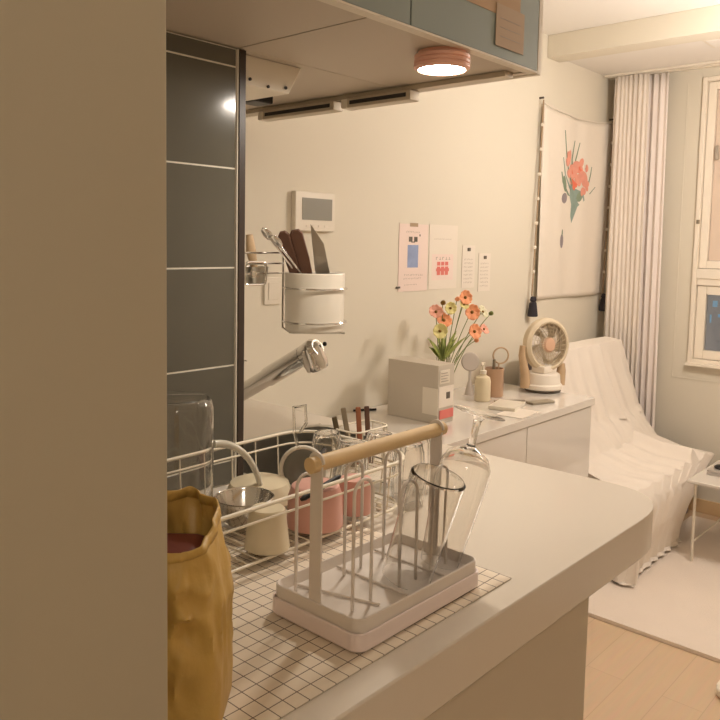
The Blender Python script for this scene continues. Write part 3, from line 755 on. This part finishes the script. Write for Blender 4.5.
wallbox(b, 2.355, 1.376, 2.362, 1.384, .0003, 2, off=.0023)
glyphrow(b, 2.268, 2.385, 1.226, .006, 11, 3, 8, .0023); glyphrow(b, 2.262, 2.375, 1.213, .005, 12, 3, 9, .0023); glyphrow(b, 2.268, 2.35, 1.190, .004, 9, 3, 10, .0023)
obj('sheet', b, [M['paperpink'], M['blueprint'], M['inkdark'], M['inkgrey']], ps)
b = NB(); wallbox(b, 2.218, 1.180, 2.240, 1.187, .004, off=.0025); obj('clip', b, M['inkdark'], ps)
b = NB(); wallbox(b, 2.295, 1.412, 2.345, 1.426, .0006, off=.0025); obj('tape', b, M['cord'], ps)
ps = thing('poster', 'translucent poster with a small pink red block pattern on the wall', 'poster', (2.51, 1.79, 1.170), 'posters on the wall')
b = NB(); wallbox(b, 2.420, 1.170, 2.612, 1.424, .0012, 0, off=.001); wallbox(b, 2.440, 1.205, 2.585, 1.308, .0003, 1, off=.0023)
for i in range(3):
    for j in range(3): wallbox(b, 2.474+i*.027, 1.225+j*.019, 2.496+i*.027, 1.240+j*.019, .0003, 2, off=.0027)
wallbox(b, 2.468, 1.240, 2.556, 1.252, .0003, 2, off=.0031)
glyphrow(b, 2.466, 2.572, 1.286, .011, 5, 3, 3, .0027); glyphrow(b, 2.452, 2.572, 1.366, .004, 14, 3, 5, .0023)
obj('sheet', b, [M['paper'], M['paperpink'], M['red'], M['inkgrey']], ps)
for (x0, x1, z0, z1, lab) in ((2.650, 2.745, 1.168, 1.345, 'small cream text card pinned beside the pink red poster'), (2.775, 2.868, 1.150, 1.312, 'small cream text card pinned furthest along, nearest the tapestry')):
    cd = thing('pinned_card', lab, 'card', ((x0+x1)/2, 1.79, z0), 'small cards pinned on the wall')
    b = NB(); wallbox(b, x0, z0, x1, z1, .0015, 0, off=.001)
    for k in range(7): glyphrow(b, x0+.014, x1-.014, z0+.02+k*.016, .006, 7, 1, int(x0*100)+k, .0026)
    obj('card', b, [M['paper'], M['inkgrey']], cd)
    b = NB(); wallbox(b, x0+.035, z1-.024, x0+.055, z1-.010, .005, bev=.002, off=.0028); obj('pin', b, M['inkdark'], cd)

# tapestry
tp = thing('tapestry', 'linen wall hanging with printed coral flowers and black tassels', 'wall hanging', (3.64, 1.78, 1.09))
TX0, TX1, TZ0, TZ1 = 3.252, 4.010, 1.095, 2.000
def tapf(u, v):
    x = TX0 + (TX1-TX0)*u; sag = 0.022*math.sin(PI*u)
    z = TZ1 - sag*(1-v) + 0.006*(1-v)*u - (TZ1-TZ0)*v
    y = YW - 0.014 - 0.006*math.sin(u*9+v*2) - 0.008*math.exp(-((u-v*.25)/.05)**2)*(1-v) - .003*math.sin(u*23+1.5*v)
    return Vector((x, y, z))
b = NB(); quadgrid(b, tapf, 60, 40)
obj('cloth', b, M['tapestry'], tp, solid=0.001)
def onp(x, z, off=.0035):
    u = (x-TX0)/(TX1-TX0); v = (TZ1-z)/(TZ1-TZ0); p = tapf(u, v); return Vector((x, p.y-off, z))
def blob(bm, pts, mi, off=.0012):
    cx = sum(p[0] for p in pts)/len(pts); cz = sum(p[1] for p in pts)/len(pts)
    c = bm.verts.new(onp(cx, cz, off)); vs = [bm.verts.new(onp(x, z, off)) for x, z in pts]
    for i in range(len(vs)):
        f = bm.faces.new((c, vs[i], vs[(i+1) % len(vs)])); f.material_index = mi
def ell(cx, cz, rx, rz, rot, n=12): 
    return [(cx+rx*math.cos(2*PI*i/n)*math.cos(rot)-rz*math.sin(2*PI*i/n)*math.sin(rot), cz+rx*math.cos(2*PI*i/n)*math.sin(rot)+rz*math.sin(2*PI*i/n)*math.cos(rot)) for i in range(n)]
def strip(bm, pts, w, mi, off=.0014):
    for i in range(len(pts)-1):
        (x0, z0), (x1, z1) = pts[i], pts[i+1]; w0 = w*(1-.6*i/(len(pts)-1)); w1 = w*(1-.6*(i+1)/(len(pts)-1))
        f = bm.faces.new([bm.verts.new(onp(x, z, off)) for x, z in ((x0-w0, z0), (x0+w0, z0), (x1+w1, z1), (x1-w1, z1))]); f.material_index = mi
b = NB()
# leaves and stalks
strip(b, [(3.60, 1.64), (3.53, 1.74), (3.50, 1.81), (3.475, 1.91)], .010, 2)
strip(b, [(3.60, 1.66), (3.58, 1.78), (3.605, 1.875)], .010, 2); strip(b, [(3.63, 1.68), (3.62, 1.78), (3.655, 1.87)], .009, 2)
strip(b, [(3.58, 1.63), (3.50, 1.70), (3.47, 1.78)], .010, 3); strip(b, [(3.56, 1.60), (3.48, 1.66), (3.46, 1.71)], .013, 2)
strip(b, [(3.66, 1.62), (3.74, 1.645), (3.775, 1.72), (3.785, 1.76)], .010, 2); strip(b, [(3.70, 1.62), (3.77, 1.62), (3.83, 1.66)], .009, 2)
blob(b, ell(3.50, 1.655, .020, .042, .4), 2)
# vase / stalk bundle
blob(b, [(3.575, 1.66), (3.62, 1.64), (3.70, 1.625), (3.715, 1.585), (3.65, 1.55), (3.615, 1.49), (3.600, 1.465), (3.588, 1.50), (3.592, 1.56), (3.57, 1.60)], 3)
blob(b, ell(3.505, 1.585, .034, .026, .2), 4, .0016)
blob(b, ell(3.665, 1.60, .030, .022, .7), 2, .0018)
# flowers
rf = random.Random(3)
for cx, cz, r, mi in ((3.545, 1.775, .040, 0), (3.60, 1.745, .045, 0), (3.57, 1.705, .042, 0), (3.66, 1.755, .038, 0), (3.70, 1.715, .042, 0), (3.655, 1.70, .040, 0), (3.72, 1.665, .034, 0), (3.69, 1.64, .030, 0), (3.605, 1.665, .030, 1), (3.59, 1.715, .020, 1), (3.66, 1.735, .018, 1), (3.735, 1.745, .022, 0)):
    for k in range(4):
        a = rf.random()*6.28; blob(b, ell(cx+r*.45*math.cos(a), cz+r*.45*math.sin(a), r*.78, r*.5, a, 10), mi, .0020+.0003*k)
blob(b, ell(3.497, 1.375, .020, .036, 0), 4); blob(b, ell(3.500, 1.415, .008, .018, 0), 2)
obj('printed_bouquet', b, [M['coral'], M['corald'], M['leafprint'], M['tealprint'], M['violetprint']], tp)
for xt, xb_, zb2 in ((TX0-.008, 3.205, 1.115), (TX1-.004, 3.975, 1.100)):
    b = NB(); n = 24; pts = [(xt+(xb_-xt)*(i/n)**1.2, YW-.022, TZ1+.02-(TZ1+.02-zb2)*i/n) for i in range(n+1)]
    tube(b, pts, .004, 6)
    for i in range(3, n, 3): sphere(b, pts[i], .009, seg=8, mi=1)
    obj('beaded_cord', b, [M['cord'], M['frame']], tp)
    b = NB(); lathe(b, [(0, .03), (.012, .026), (.016, .012), (.012, .004), (.017, -.004), (.024, -.062), (.022, -.066), (0, -.066)], Matrix.Translation((xb_, YW-.03, zb2-.03)), 14); obj('tassel', b, M['tassel'], tp)
    b = NB(); tube(b, [(xt, YW-.001, TZ1+.03), (xt, YW-.022, TZ1+.03)], .005, 8); obj('hook', b, M['inkdark'], tp)
b = NB(); tube(b, [tapf(i/20, 0)+Vector((0, -.004, .004)) for i in range(21)], .003, 6); obj('top_cord', b, M['paper'], tp)

# curtain
cu = thing('curtain', 'long ivory pleated curtain hanging beside the window', 'curtain', (3.93, 1.62, 0.03))
def curt(x0, amp, y0, y1, freq, z0=0.03, z1=2.23):
    def fn(u, v):
        y = y1 + (y0-y1)*u; z = z1 + (z0-z1)*v
        sp = 1 + .10*v; yy = y1 + (y-y1)*sp if True else y
        a = amp*(0.75+.35*v); 
        return Vector((x0 + a*math.sin(freq*u*2*PI+.6*math.sin(v*2+u*5)) + .003*math.sin(u*40+v*3), yy, z))
    return fn
b = NB(); quadgrid(b, curt(3.912, .007, 1.555, 1.735, 8), 150, 24); obj('inner_panel', b, M['cloth'], cu, solid=.0015)
b = NB(); quadgrid(b, curt(3.965, .011, 1.478, 1.735, 8), 150, 24); obj('outer_panel', b, M['curtain'], cu, solid=.0015)

# ceiling hatch by the window
hc = thing('ceiling_panel', 'flush square panel in the ceiling near the window', 'ceiling panel', (3.55, 0.95, 2.23))
b = NB(); box(b, 3.47, 0.75, 2.236, 3.63, 1.165, 2.2445, 0.002); obj('frame', b, M['white'], hc)
b = NB(); box(b, 3.485, 0.765, 2.2335, 3.615, 1.15, 2.2358); obj('cover', b, M['ceil'], hc)

# ================================================================ DESK AREA
DZ = 0.75
dk = thing('desk', 'glossy white desk along the wall beyond the worktop', 'desk', (2.19, 1.55, 0))
b = NB(); box(b, 1.505, 1.30, DZ-.03, 2.885, YW-.004, DZ, 0.003); obj('desktop', b, M['gloss'], dk)
for x0, x1 in ((1.51, 1.53), (2.86, 2.88)):
    b = NB(); box(b, x0, 1.312, 0.001, x1, YW-.006, DZ-.031, .001); obj('side_panel', b, M['gloss'], dk)
for x0, x1 in ((1.532, 2.357), (2.362, 2.858)):
    b = NB(); box(b, x0, 1.306, 0.03, x1, 1.322, DZ-.033, .0015); obj('front_panel', b, M['gloss'], dk)
# carton
cn = thing('carton', 'white cardboard carton with red and white label on the desk', 'box', (2.09, 1.57, DZ))
b = NB(); box(b, 2.046, 1.468, DZ+.0005, 2.138, 1.683, DZ+.198, .0015); obj('box_body', b, mat('carton_white', S(200, 190, 174), .6, var=.02), cn)
b = NB(); box(b, 2.0445, 1.4675, DZ+.03, 2.0457, 1.530, DZ+.120, 0, 0); box(b, 2.050, 1.4662, DZ+.055, 2.134, 1.4677, DZ+.125, 0, 1)
box(b, 2.055, 1.4650, DZ+.016, 2.134, 1.4661, DZ+.046, 0, 2); box(b, 2.092, 1.4650, DZ+.082, 2.112, 1.4661, DZ+.104, 0, 3)
box(b, 2.055, 1.4662, DZ+.135, 2.11, 1.4677, DZ+.180, 0, 0)
for k in range(4): box(b, 2.060, 1.4645, DZ+.142+k*.009, 2.10-.006*(k % 2), 1.4661, DZ+.1445+k*.009, 0, 4)
obj('label', b, [M['white'], M['paper'], M['red'], M['inkdark'], M['inkgrey']], cn)
# cable by the carton
b = NB(); tube(b, [(1.99, 1.792, DZ+.004), (2.03, 1.775, DZ+.004), (2.065, 1.75, DZ+.004)], .004, 8)
tag(obj('cable', b, M['black']), 'short black cable on the desk behind the carton', 'cable')
# vase
VX, VY = 2.285, 1.62
b = NB(); lathe(b, [(0, .0005), (.030, .0005), (.034, .01), (.036, .06), (.026, .11), (.022, .165), (.027, .185), (.0255, .185), (.0205, .165), (.0245, .11), (.034, .06), (.032, .012), (0, .008)], Matrix.Translation((VX, VY, DZ)), 32)
tag(obj('vase', b, M['glass']), 'clear glass vase of poppies behind the white carton', 'vase')
def flower(px, pz, r, mname, label, face=(-.5, -.8, .25), y=None, closed=False):
    r *= 0.74
    y = 1.60 + random.uniform(-.012, .012) if y is None else y
    hp = Vector((px, y, pz)); base = Vector((VX+random.uniform(-.012, .012), VY+random.uniform(-.01, .01), DZ+.02))
    t = thing('poppy', label, 'flower', base, 'poppies in the glass vase')
    mid = Vector((VX+(px-VX)*.30, VY, DZ+.20))
    pts = []
    for i in range(11):
        s = i/10; pts.append((1-s)**2*base + 2*s*(1-s)*mid + s*s*(hp-Vector(face)*.004))
    b = NB(); tube(b, pts, .0016, 6); obj('stem', b, M['stem'], t)
    F = frame(hp, face)
    if closed:
        b = NB(); lathe(b, [(0, -.014), (.008, -.006), (.009, .004), (.004, .013), (0, .016)], F, 12); obj('bud', b, M[mname], t); return
    b = NB()
    n = 5
    for k in range(n):
        a = 2*PI*k/n + random.uniform(-.2, .2); ca, sa = math.cos(a), math.sin(a)
        def pf(u, v, a=a, k=k):
            w = math.sin(PI*min(1, v*.72+.14))*r*1.0*(u-.5)*2*.75
            rad = r*v; lift = .35*r*v*v + .02*r*k + .08*r*math.sin(u*9+k)*v
            return F @ Vector((rad*math.cos(a)-w*math.sin(a), rad*math.sin(a)+w*math.cos(a), lift))
        quadgrid(b, pf, 6, 6)
    obj('petals', b, M[mname], t, solid=.0006)
    b = NB(); sphere(b, F @ Vector((0, 0, .004)), r*.22, seg=10); obj('heart', b, M['seed'], t)
for a in ((2.198, 1.108, .034, 'petalp', 'pink poppy furthest left in the vase', (-.6, -.6, .5)),
          (2.275, 1.119, .030, 'petaly', 'yellow poppy near the upper left of the bouquet', (-.5, -.8, .1)),
          (2.255, 1.073, .040, 'petalo', 'wide open orange poppy in the middle left of bouquet', (-.3, -.7, .6)),
          (2.218, 1.040, .036, 'petaly', 'pale yellow poppy low on the left of the bouquet', (-.6, -.8, .1)),
          (2.385, 1.152, .036, 'petalo', 'orange poppy at the very top of the bouquet', (-.4, -.9, .15)),
          (2.375, 1.125, .026, 'petaly', 'small yellow orange poppy just below the topmost one', (-.3, -.8, .5)),
          (2.440, 1.094, .040, 'petalo', 'large orange poppy at the upper right of the bouquet', (-.5, -.85, .1)),
          (2.435, 1.022, .038, 'petalo', 'orange poppy at the lower right of the bouquet', (-.3, -.9, .2)),
          (2.520, 1.022, .030, 'petalp', 'pink poppy furthest right at the lower edge', (0, -.8, .6)),
          (2.510, 1.090, .034, 'petalw', 'pale cream poppy on the right of the bouquet', (.1, -.8, .5))):
    flower(*a)
flower(2.235, 1.140, 0, 'seed', 'dark round bud at the upper left of bouquet', closed=True)
flower(2.345, 1.148, 0, 'petalo', 'orange bud beside the topmost poppy', closed=True)
flower(2.565, 1.083, 0, 'stem', 'green bud furthest right in the bouquet', closed=True)
flower(2.470, 0.985, 0, 'petalo', 'small orange bud drooping low at the right', closed=True)
b = NB()
for k in range(26):
    a = random.uniform(0, 6.28); L = random.uniform(.04, .12); base = Vector((VX, VY, DZ+.17)); tilt = random.uniform(.2, .9)
    d = Vector((math.cos(a)*tilt, math.sin(a)*tilt*.6, 1)).normalized()
    def lf(u, v, d=d, L=L, base=base):
        sd = d.cross(Vector((.3, -1, .2))).normalized()
        return base + d*L*v*1.2 + sd*(u-.5)*.026*math.sin(PI*min(1, v*.9+.1)) + Vector((d.x, d.y, -.3))*L*.4*v*v
    quadgrid(b, lf, 3, 6)
tag(obj('poppy_leaves', b, M['leaf'], solid=.0006), 'green leaves filling the neck of the glass vase', 'leaves')['kind'] = 'stuff'
# pump bottle
pb = thing('pump_bottle', 'cream pump bottle on the desk beside the copper cup', 'bottle', (2.50, 1.58, DZ))
b = NB(); lathe(b, [(0, .0005), (.028, .0005), (.031, .004), (.031, .075), (.027, .092), (.013, .100), (.012, .108), (0, .108)], Matrix.Translation((2.495, 1.58, DZ)), 28); obj('bottle_body', b, M['cream'], pb)
b = NB(); lathe(b, [(.013, .106), (.014, .118), (.005, .120), (.004, .138), (.009, .140), (.009, .148), (0, .149)], Matrix.Translation((2.495, 1.58, DZ)), 16); tube(b, [(2.495, 1.58, DZ+.144), (2.465, 1.57, DZ+.143)], .004, 8); obj('pump', b, M['white'], pb)
# round mirror-like disc behind
b = NB(); lathe(b, [(0, -.004), (.034, -.004), (.038, 0), (.034, .004), (0, .004)], frame((2.548, 1.675, DZ+.135), (-.6, -.8, .15)), 28); lathe(b, [(.02, .0), (.012, .04), (.006, .06), (.006, .10)], Matrix.Translation((2.548, 1.675, DZ)), 16)
lathe(b, [(0, .0005), (.028, .0005), (.02, .003)], Matrix.Translation((2.548, 1.675, DZ)), 16)
tag(obj('desk_mirror', b, mat('mirror_back', S(196, 186, 176), .3)), 'small round grey disc on a stand behind the pump bottle', 'mirror')
# copper cup with brush
b = NB(); lathe(b, [(0, .0005), (.036, .0005), (.038, .004), (.038, .112), (.036, .113), (.0355, .112), (.0355, .006), (0, .004)], Matrix.Translation((2.608, 1.60, DZ)), 32)
tag(obj('brush_cup', b, M['copper']), 'copper brown cylinder cup on the desk beside the fan', 'cup')
rp = thing('ring_handle_brush', 'tall brush with a ring handle standing in copper cup', 'brush', (2.62, 1.60, DZ+.006))
b = NB(); F = frame((2.653, 1.60, DZ+.158), (-.6, -.8, 0)); tube(b, [F @ Vector((.032*math.cos(2*PI*i/28), .032*math.sin(2*PI*i/28), 0)) for i in range(28)], .0035, 8, closed=True); obj('ring', b, M['tanwood'], rp)
b = NB(); tube(b, [(2.615, 1.60, DZ+.008), (2.642, 1.60, DZ+.128)], .0035, 8); obj('handle', b, M['tanwood'], rp)
b = NB(); tube(b, [(2.598, 1.60, DZ+.008), (2.592, 1.592, DZ+.15)], .006, 8); tag(obj('makeup_brush', b, M['greymetal']), 'straight grey stick standing in the copper cup', 'brush')
# fan
fn_ = thing('desk_fan', 'beige round desk fan on a white base with tan arms', 'fan', (2.86, 1.52, DZ))
FX, FY = 2.860, 1.52
b = NB(); lathe(b, [(0, .0005), (.072, .0005), (.074, .004), (.072, .012), (0, .012)], Matrix.Translation((FX, FY, DZ)), 36); obj('base_ring', b, M['inkdark'], fn_)
b = NB(); lathe(b, [(0, .0125), (.078, .0125), (.082, .018), (.081, .030), (.074, .036), (.070, .072), (.064, .078), (0, .078)], Matrix.Translation((FX-.006, FY, DZ)), 40)
box(b, FX-.048, FY-.030, DZ+.078, FX+.038, FY+.030, DZ+.108, .006); obj('base', b, M['fanbase'], fn_)
hc_ = Vector((FX+.012, FY, DZ+.192)); fd = Vector((-.38, -.90, .05)).normalized(); F = frame(hc_, fd, (.9, -.38, 0)) @ Matrix.Scale(1.12, 4)
def armpts(sgn): 
    r_ = F.to_3x3() @ Vector((1, 0, 0)); r_.z = 0; r_.normalize(); r_ *= sgn
    return [Vector((FX, FY, DZ+.02)) + r_*.088, Vector((FX, FY, DZ+.08)) + r_*.094, hc_ + r_*.120 + Vector((0, 0, -.04)), hc_ + r_*.117]
for sgn in (-1, 1):
    p = armpts(sgn); 
    if (F @ Vector((1,0,0))-F @ Vector((0,0,0))).dot(Vector((1, 0, 0)))*sgn > 0: p = p[:2] + [p[1]+Vector((0, 0, .03))]
    b = NB(); tube(b, p, .012, 10, radii=[.022, .019, .014, .012][:len(p)]); obj('arm', b, M['tanwood'], fn_)
b = NB()
lathe(b, [(.088, -.020), (.097, -.012), (.100, 0), (.097, .014), (.086, .022), (.080, .020), (.088, .010), (.090, 0), (.086, -.014), (.088, -.020)], F, 48); obj('ring_housing', b, M['fan'], fn_)
b = NB(); lathe(b, [(0, -.038), (.04, -.036), (.075, -.026), (.089, -.014)], F, 40); obj('back_shell', b, M['fan'], fn_, solid=.002)
b = NB()
for rr_ in (.03, .042, .054, .066, .078): tube(b, [F @ Vector((rr_*math.cos(2*PI*i/36), rr_*math.sin(2*PI*i/36), .024-.10*rr_)) for i in range(36)], .0011, 6, closed=True)
for i in range(24):
    a = 2*PI*i/24; tube(b, [F @ Vector((.026*math.cos(a), .026*math.sin(a), .024)), F @ Vector((.086*math.cos(a+.25), .086*math.sin(a+.25), .017))], .0010, 6)
obj('front_grille', b, M['fan'], fn_)
b = NB(); lathe(b, [(0, .028), (.022, .027), (.028, .020), (.028, .012), (0, .012)], F, 28); obj('hub', b, M['fanhub'], fn_)
b = NB()
for k in range(5):
    a0 = 2*PI*k/5
    def bl(u, v, a0=a0):
        r_ = .022+.056*v; a = a0 + (u-.5)*(.9-.15*v)+v*.5
        return F @ Vector((r_*math.cos(a), r_*math.sin(a), -.008+.014*(u-.5)))
    quadgrid(b, bl, 5, 5)
obj('blades', b, M['fanbase'], fn_, solid=.0012)
# things lying on the desk
b = NB(); box(b, -.07, -.05, .0005, .07, .05, .014, .002); b.transform(Matrix.Translation((2.46, 1.45, DZ)) @ Matrix.Rotation(.25, 4, 'Z'))
tag(obj('notebook', b, M['white']), 'white notebook lying on the desk in front of the cup', 'notebook')
b = NB(); box(b, -.055, -.02, .0005, .055, .02, .010, .003); b.transform(Matrix.Translation((2.62, 1.40, DZ)) @ Matrix.Rotation(-.35, 4, 'Z'))
tag(obj('pencil_case', b, mat('taupe_case', S(158, 146, 126), .6)), 'small flat taupe case lying in front of the fan', 'case')
b = NB(); tube(b, [(2.50, 1.53, DZ+.006), (2.60, 1.455, DZ+.006)], .0045, 8)
tag(obj('pen', b, M['inkgrey']), 'grey pen lying between notebook and fan', 'pen')
b = NB(); box(b, -.075, -.05, .0005, .075, .05, .0022); b.transform(Matrix.Translation((2.40, 1.37, DZ)) @ Matrix.Rotation(.1, 4, 'Z'))
tag(obj('paper_sheet', b, M['paper']), 'thin white sheet at the front edge of the desk', 'paper')

# ================================================================ LOUNGE
b = NB(); prism(b, rrect(2.592, -0.55, 3.93, 1.235, .02), .001, .014, bevel=.004)
tag(obj('rug', b, M['rug']), 'large cream low pile rug on the wood floor', 'rug')
# sofa
sf = thing('sofa', 'grey fabric sofa mostly hidden under the ivory throw', 'sofa', (3.5, 1.45, 0.0))
b = NB(); box(b, 2.99, 1.225, .04, 3.86, 1.68, .262, .02, seg=3); obj('seat_base', b, M['sofa'], sf)
b = NB(); box(b, 2.985, 1.150, .264, 3.865, 1.60, .355, .03, seg=3); obj('seat_cushion', b, M['sofa'], sf)
b = NB(); box(b, 3.06, 1.605, .265, 3.75, 1.72, .865, .04, seg=3); obj('backrest', b, M['sofa'], sf)
for x, y in ((3.03, 1.30), (3.81, 1.30), (3.03, 1.63), (3.81, 1.63)):
    b = NB(); tube(b, [(x, y, .001), (x, y, .06)], .018, 10); obj('leg', b, M['darkwood'], sf)
# throw: draped sheet
KP = [  # y, z, x0, x1
    (1.765, 0.45, 3.10, 3.77), (1.745, 0.70, 3.06, 3.77), (1.730, 0.872, 3.03, 3.77), (1.66, 0.890, 3.00, 3.772), (1.585, 0.878, 2.96, 3.785),
    (1.545, 0.74, 2.94, 3.80), (1.49, 0.56, 2.93, 3.83), (1.40, 0.43, 2.925, 3.87), (1.26, 0.392, 2.92, 3.89), (1.130, 0.385, 2.92, 3.89),
    (1.105, 0.34, 2.92, 3.62), (1.125, 0.20, 2.92, 3.50), (1.155, 0.08, 2.92, 3.50), (1.165, 0.034, 2.92, 3.52), (1.15, 0.026, 2.92, 3.52)]
def thf(u, v):
    s = v*(len(KP)-1); i = min(int(s), len(KP)-2); t = s-i; t = t*t*(3-2*t)*.5 + t*.5
    A, B = KP[i], KP[i+1]
    y, z, x0, x1 = [A[k]+(B[k]-A[k])*t for k in range(4)]
    xs = 2.90
    drop = 0.0
    if u < .22 and v > .25:
        drop = min(1.0, (.22-u)/.22)
        x = x0 - .012*drop + .012
        z = max(.03+.02*noise.noise(Vector((y*9, 0, u*5))), z - drop*(z-.0)*1.0)
        x += -.020*math.sin(y*60+u*6)*drop - .03*drop
    else:
        uu = (u-.22)/.78 if v > .25 else u
        x = x0+(x1-x0)*uu
    k = min(1, max(0, (v-.26)*5))
    ph = u*30+2.2*math.sin(v*5)+v*3
    f1 = (1-2*abs(math.sin(ph)))*.7 + math.sin(u*67-v*9)*.25 + noise.noise(Vector((u*6, v*8, 2)))*.9
    n = f1*(.018 if v < .5 else .009)*k
    ug = .74 + .10*max(0, v-.30)
    n += (.036*math.exp(-((u-ug)/.022)**2) - .022*math.exp(-((u-ug-.06)/.035)**2))*k*(1 if v < .66 else 0)
    if v < .45: y -= n*.9 + .002*math.sin(u*20)
    elif v < .72: z += max(-.008, n) + .006; y += n*.3
    else: y -= n*.8+.008; z += abs(n)*.2
    x += .012*math.sin(v*14+u*3)*k
    if u > .9: z -= (u-.9)*.35*k*(1 if .45 < v < .72 else 0)
    return Vector((x, y, z))
b = NB(); quadgrid(b, thf, 150, 110)
tag(obj('throw_blanket', b, M['cloth'], solid=.004), 'ivory throw draped in folds over the sofa down to the rug', 'blanket')
# side table and laptop
ct = thing('side_table', 'low white table with thin legs in front of the draped sofa', 'table', (3.62, 0.85, 0.014))
TZ = .375
b = NB(); box(b, 3.30, 0.60, TZ-.014, 3.80, 1.065, TZ, .004); obj('tabletop', b, M['gloss'], ct)
for x, y in ((3.34, 1.04), (3.77, 1.04), (3.34, .63), (3.77, .63)):
    b = NB(); tube(b, [(x, y, .0145), (x, y, TZ-.014)], .006, 10); obj('leg', b, M['white'], ct)
b = NB(); tube(b, [(3.34, 1.04, .10), (3.77, 1.04, .10)], .004, 8); obj('crossbar', b, M['white'], ct)
lt = thing('laptop', 'silver laptop lying on the low white side table', 'laptop', (3.62, .88, TZ))
b = NB(); box(b, 3.44, .74, TZ+.0005, 3.74, 1.03, TZ+.013, .004); obj('base', b, M['silver'], lt)
b = NB(); box(b, 3.44, .74, TZ+.0135, 3.74, 1.03, TZ+.022, .003); obj('lid', b, M['silver'], lt)
b = NB(); lathe(b, [(0, 0), (.024, 0), (.028, .006), (.018, .014), (0, .016)], Matrix.Translation((3.50, 0.99, TZ+.0225)), 20); tag(obj('mouse', b, M['black']), 'small black rounded object on top of the laptop', 'mouse')
# white object on the floor at the right
b = NB(); prism(b, rrect(2.375, 0.36, 2.68, 0.655, .03), .001, .028, bevel=.008)
tag(obj('floor_scale', b, M['frame']), 'white flat scale on the wood floor at the lower right', 'scale')

# neighbouring building outside
nb = thing('neighbour_building', 'grey self-glowing building outside with blue lit panes seen through window', 'building', (8.5, 2.0, -4))
b = NB(); box(b, 8.0, -3.0, -4.0, 9.5, 3.6, 6.0); obj('wall', b, M['outside'], nb)
for (y0, z0, y1, z1) in ((2.385, .78, 2.425, .84), (2.34, .93, 2.38, .96), (2.435, .62, 2.445, .70), (1.7, .6, 1.9, .9), (1.2, .5, 1.4, 1.0), (2.35, .68, 2.37, .71)):
    b = NB(); box(b, 7.98, y0, z0, 8.0-.001, y1, z1); obj('window', b, M['blueglow'], nb)

# ================================================================ LIGHTS
def area(name, loc, size, power, col, rot=(0, 0, 0), sizey=None):
    l = bpy.data.lights.new(name, 'AREA'); l.energy = power; l.color = col; l.size = size
    if sizey: l.shape = 'RECTANGLE'; l.size_y = sizey
    o = bpy.data.objects.new(name, l); COL.objects.link(o); o.location = loc; o.rotation_euler = rot
    return o
cl = thing('added_globe_lamp', 'added white globe lamp hanging out of view to light the living area', 'lamp', (2.90, 0.55, 1.82))  # unseen lamp added to light the room and ceiling
b = NB(); tube(b, [(2.90, 0.55, 1.96), (2.90, 0.55, ZC-.001)], .004, 8); obj('cord', b, M['white'], cl)
b = NB(); sphere(b, (2.90, 0.55, 1.84), .13, seg=32); obj('globe', b, M['roomglow'], cl)
hl = thing('added_globe_lamp', 'added small dim globe lamp out of view behind the camera', 'lamp', (-0.45, -0.75, 1.98))  # unseen fill lamp added to lift the pillar and counter front
b = NB(); tube(b, [(-0.45, -0.75, 2.08), (-0.45, -0.75, ZC-.001)], .004, 8); obj('cord', b, M['white'], hl)
b = NB(); sphere(b, (-0.45, -0.75, 2.0), .10, seg=32); obj('globe', b, M['fillglow'], hl)
pl = bpy.data.lights.new('puck_lamp_light', 'AREA'); pl.shape = 'DISK'; pl.size = 0.085; pl.energy = 2.8; pl.color = (1.0, 0.90, 0.78)
po_ = bpy.data.objects.new('puck_lamp_light', pl); COL.objects.link(po_); po_.location = (1.205, 0.877, 1.668)

wd = bpy.data.worlds.new('night'); sc.world = wd; wd.use_nodes = True
wd.node_tree.nodes['Background'].inputs['Color'].default_value = (0.05, 0.07, 0.11, 1)
wd.node_tree.nodes['Background'].inputs['Strength'].default_value = 0.6

# ================================================================ CAMERA
MR = ((0.66586935, -0.74580832, 0.01969682), (-0.05144715, -0.07223878, -0.99605961), (0.74429242, 0.66223222, -0.0864713))
cam = bpy.data.cameras.new('camera'); co = bpy.data.objects.new('camera', cam); COL.objects.link(co)
m4 = Matrix.Identity(4)
for i in range(3):
    m4[i][0] = MR[0][i]; m4[i][1] = -MR[1][i]; m4[i][2] = -MR[2][i]
m4.translation = Vector((0, 0, 1.35))
co.matrix_world = m4
cam.sensor_width = 36; cam.lens = 766.4707/720*36; cam.shift_y = -(360-308.589)/720
cam.clip_start = 0.02
sc.camera = co
sc.view_settings.view_transform = 'Standard'; sc.view_settings.look = 'None'
sc.view_settings.exposure = 0.15; sc.view_settings.gamma = 1.0; sc.view_settings.use_curve_mapping = False
sc.cycles.use_denoising = True
sc.cycles.max_bounces = 14; sc.cycles.transmission_bounces = 12; sc.cycles.diffuse_bounces = 5; sc.cycles.glossy_bounces = 6
sc.cycles.sample_clamp_indirect = 6.0
sc.cycles.blur_glossy = 0.5
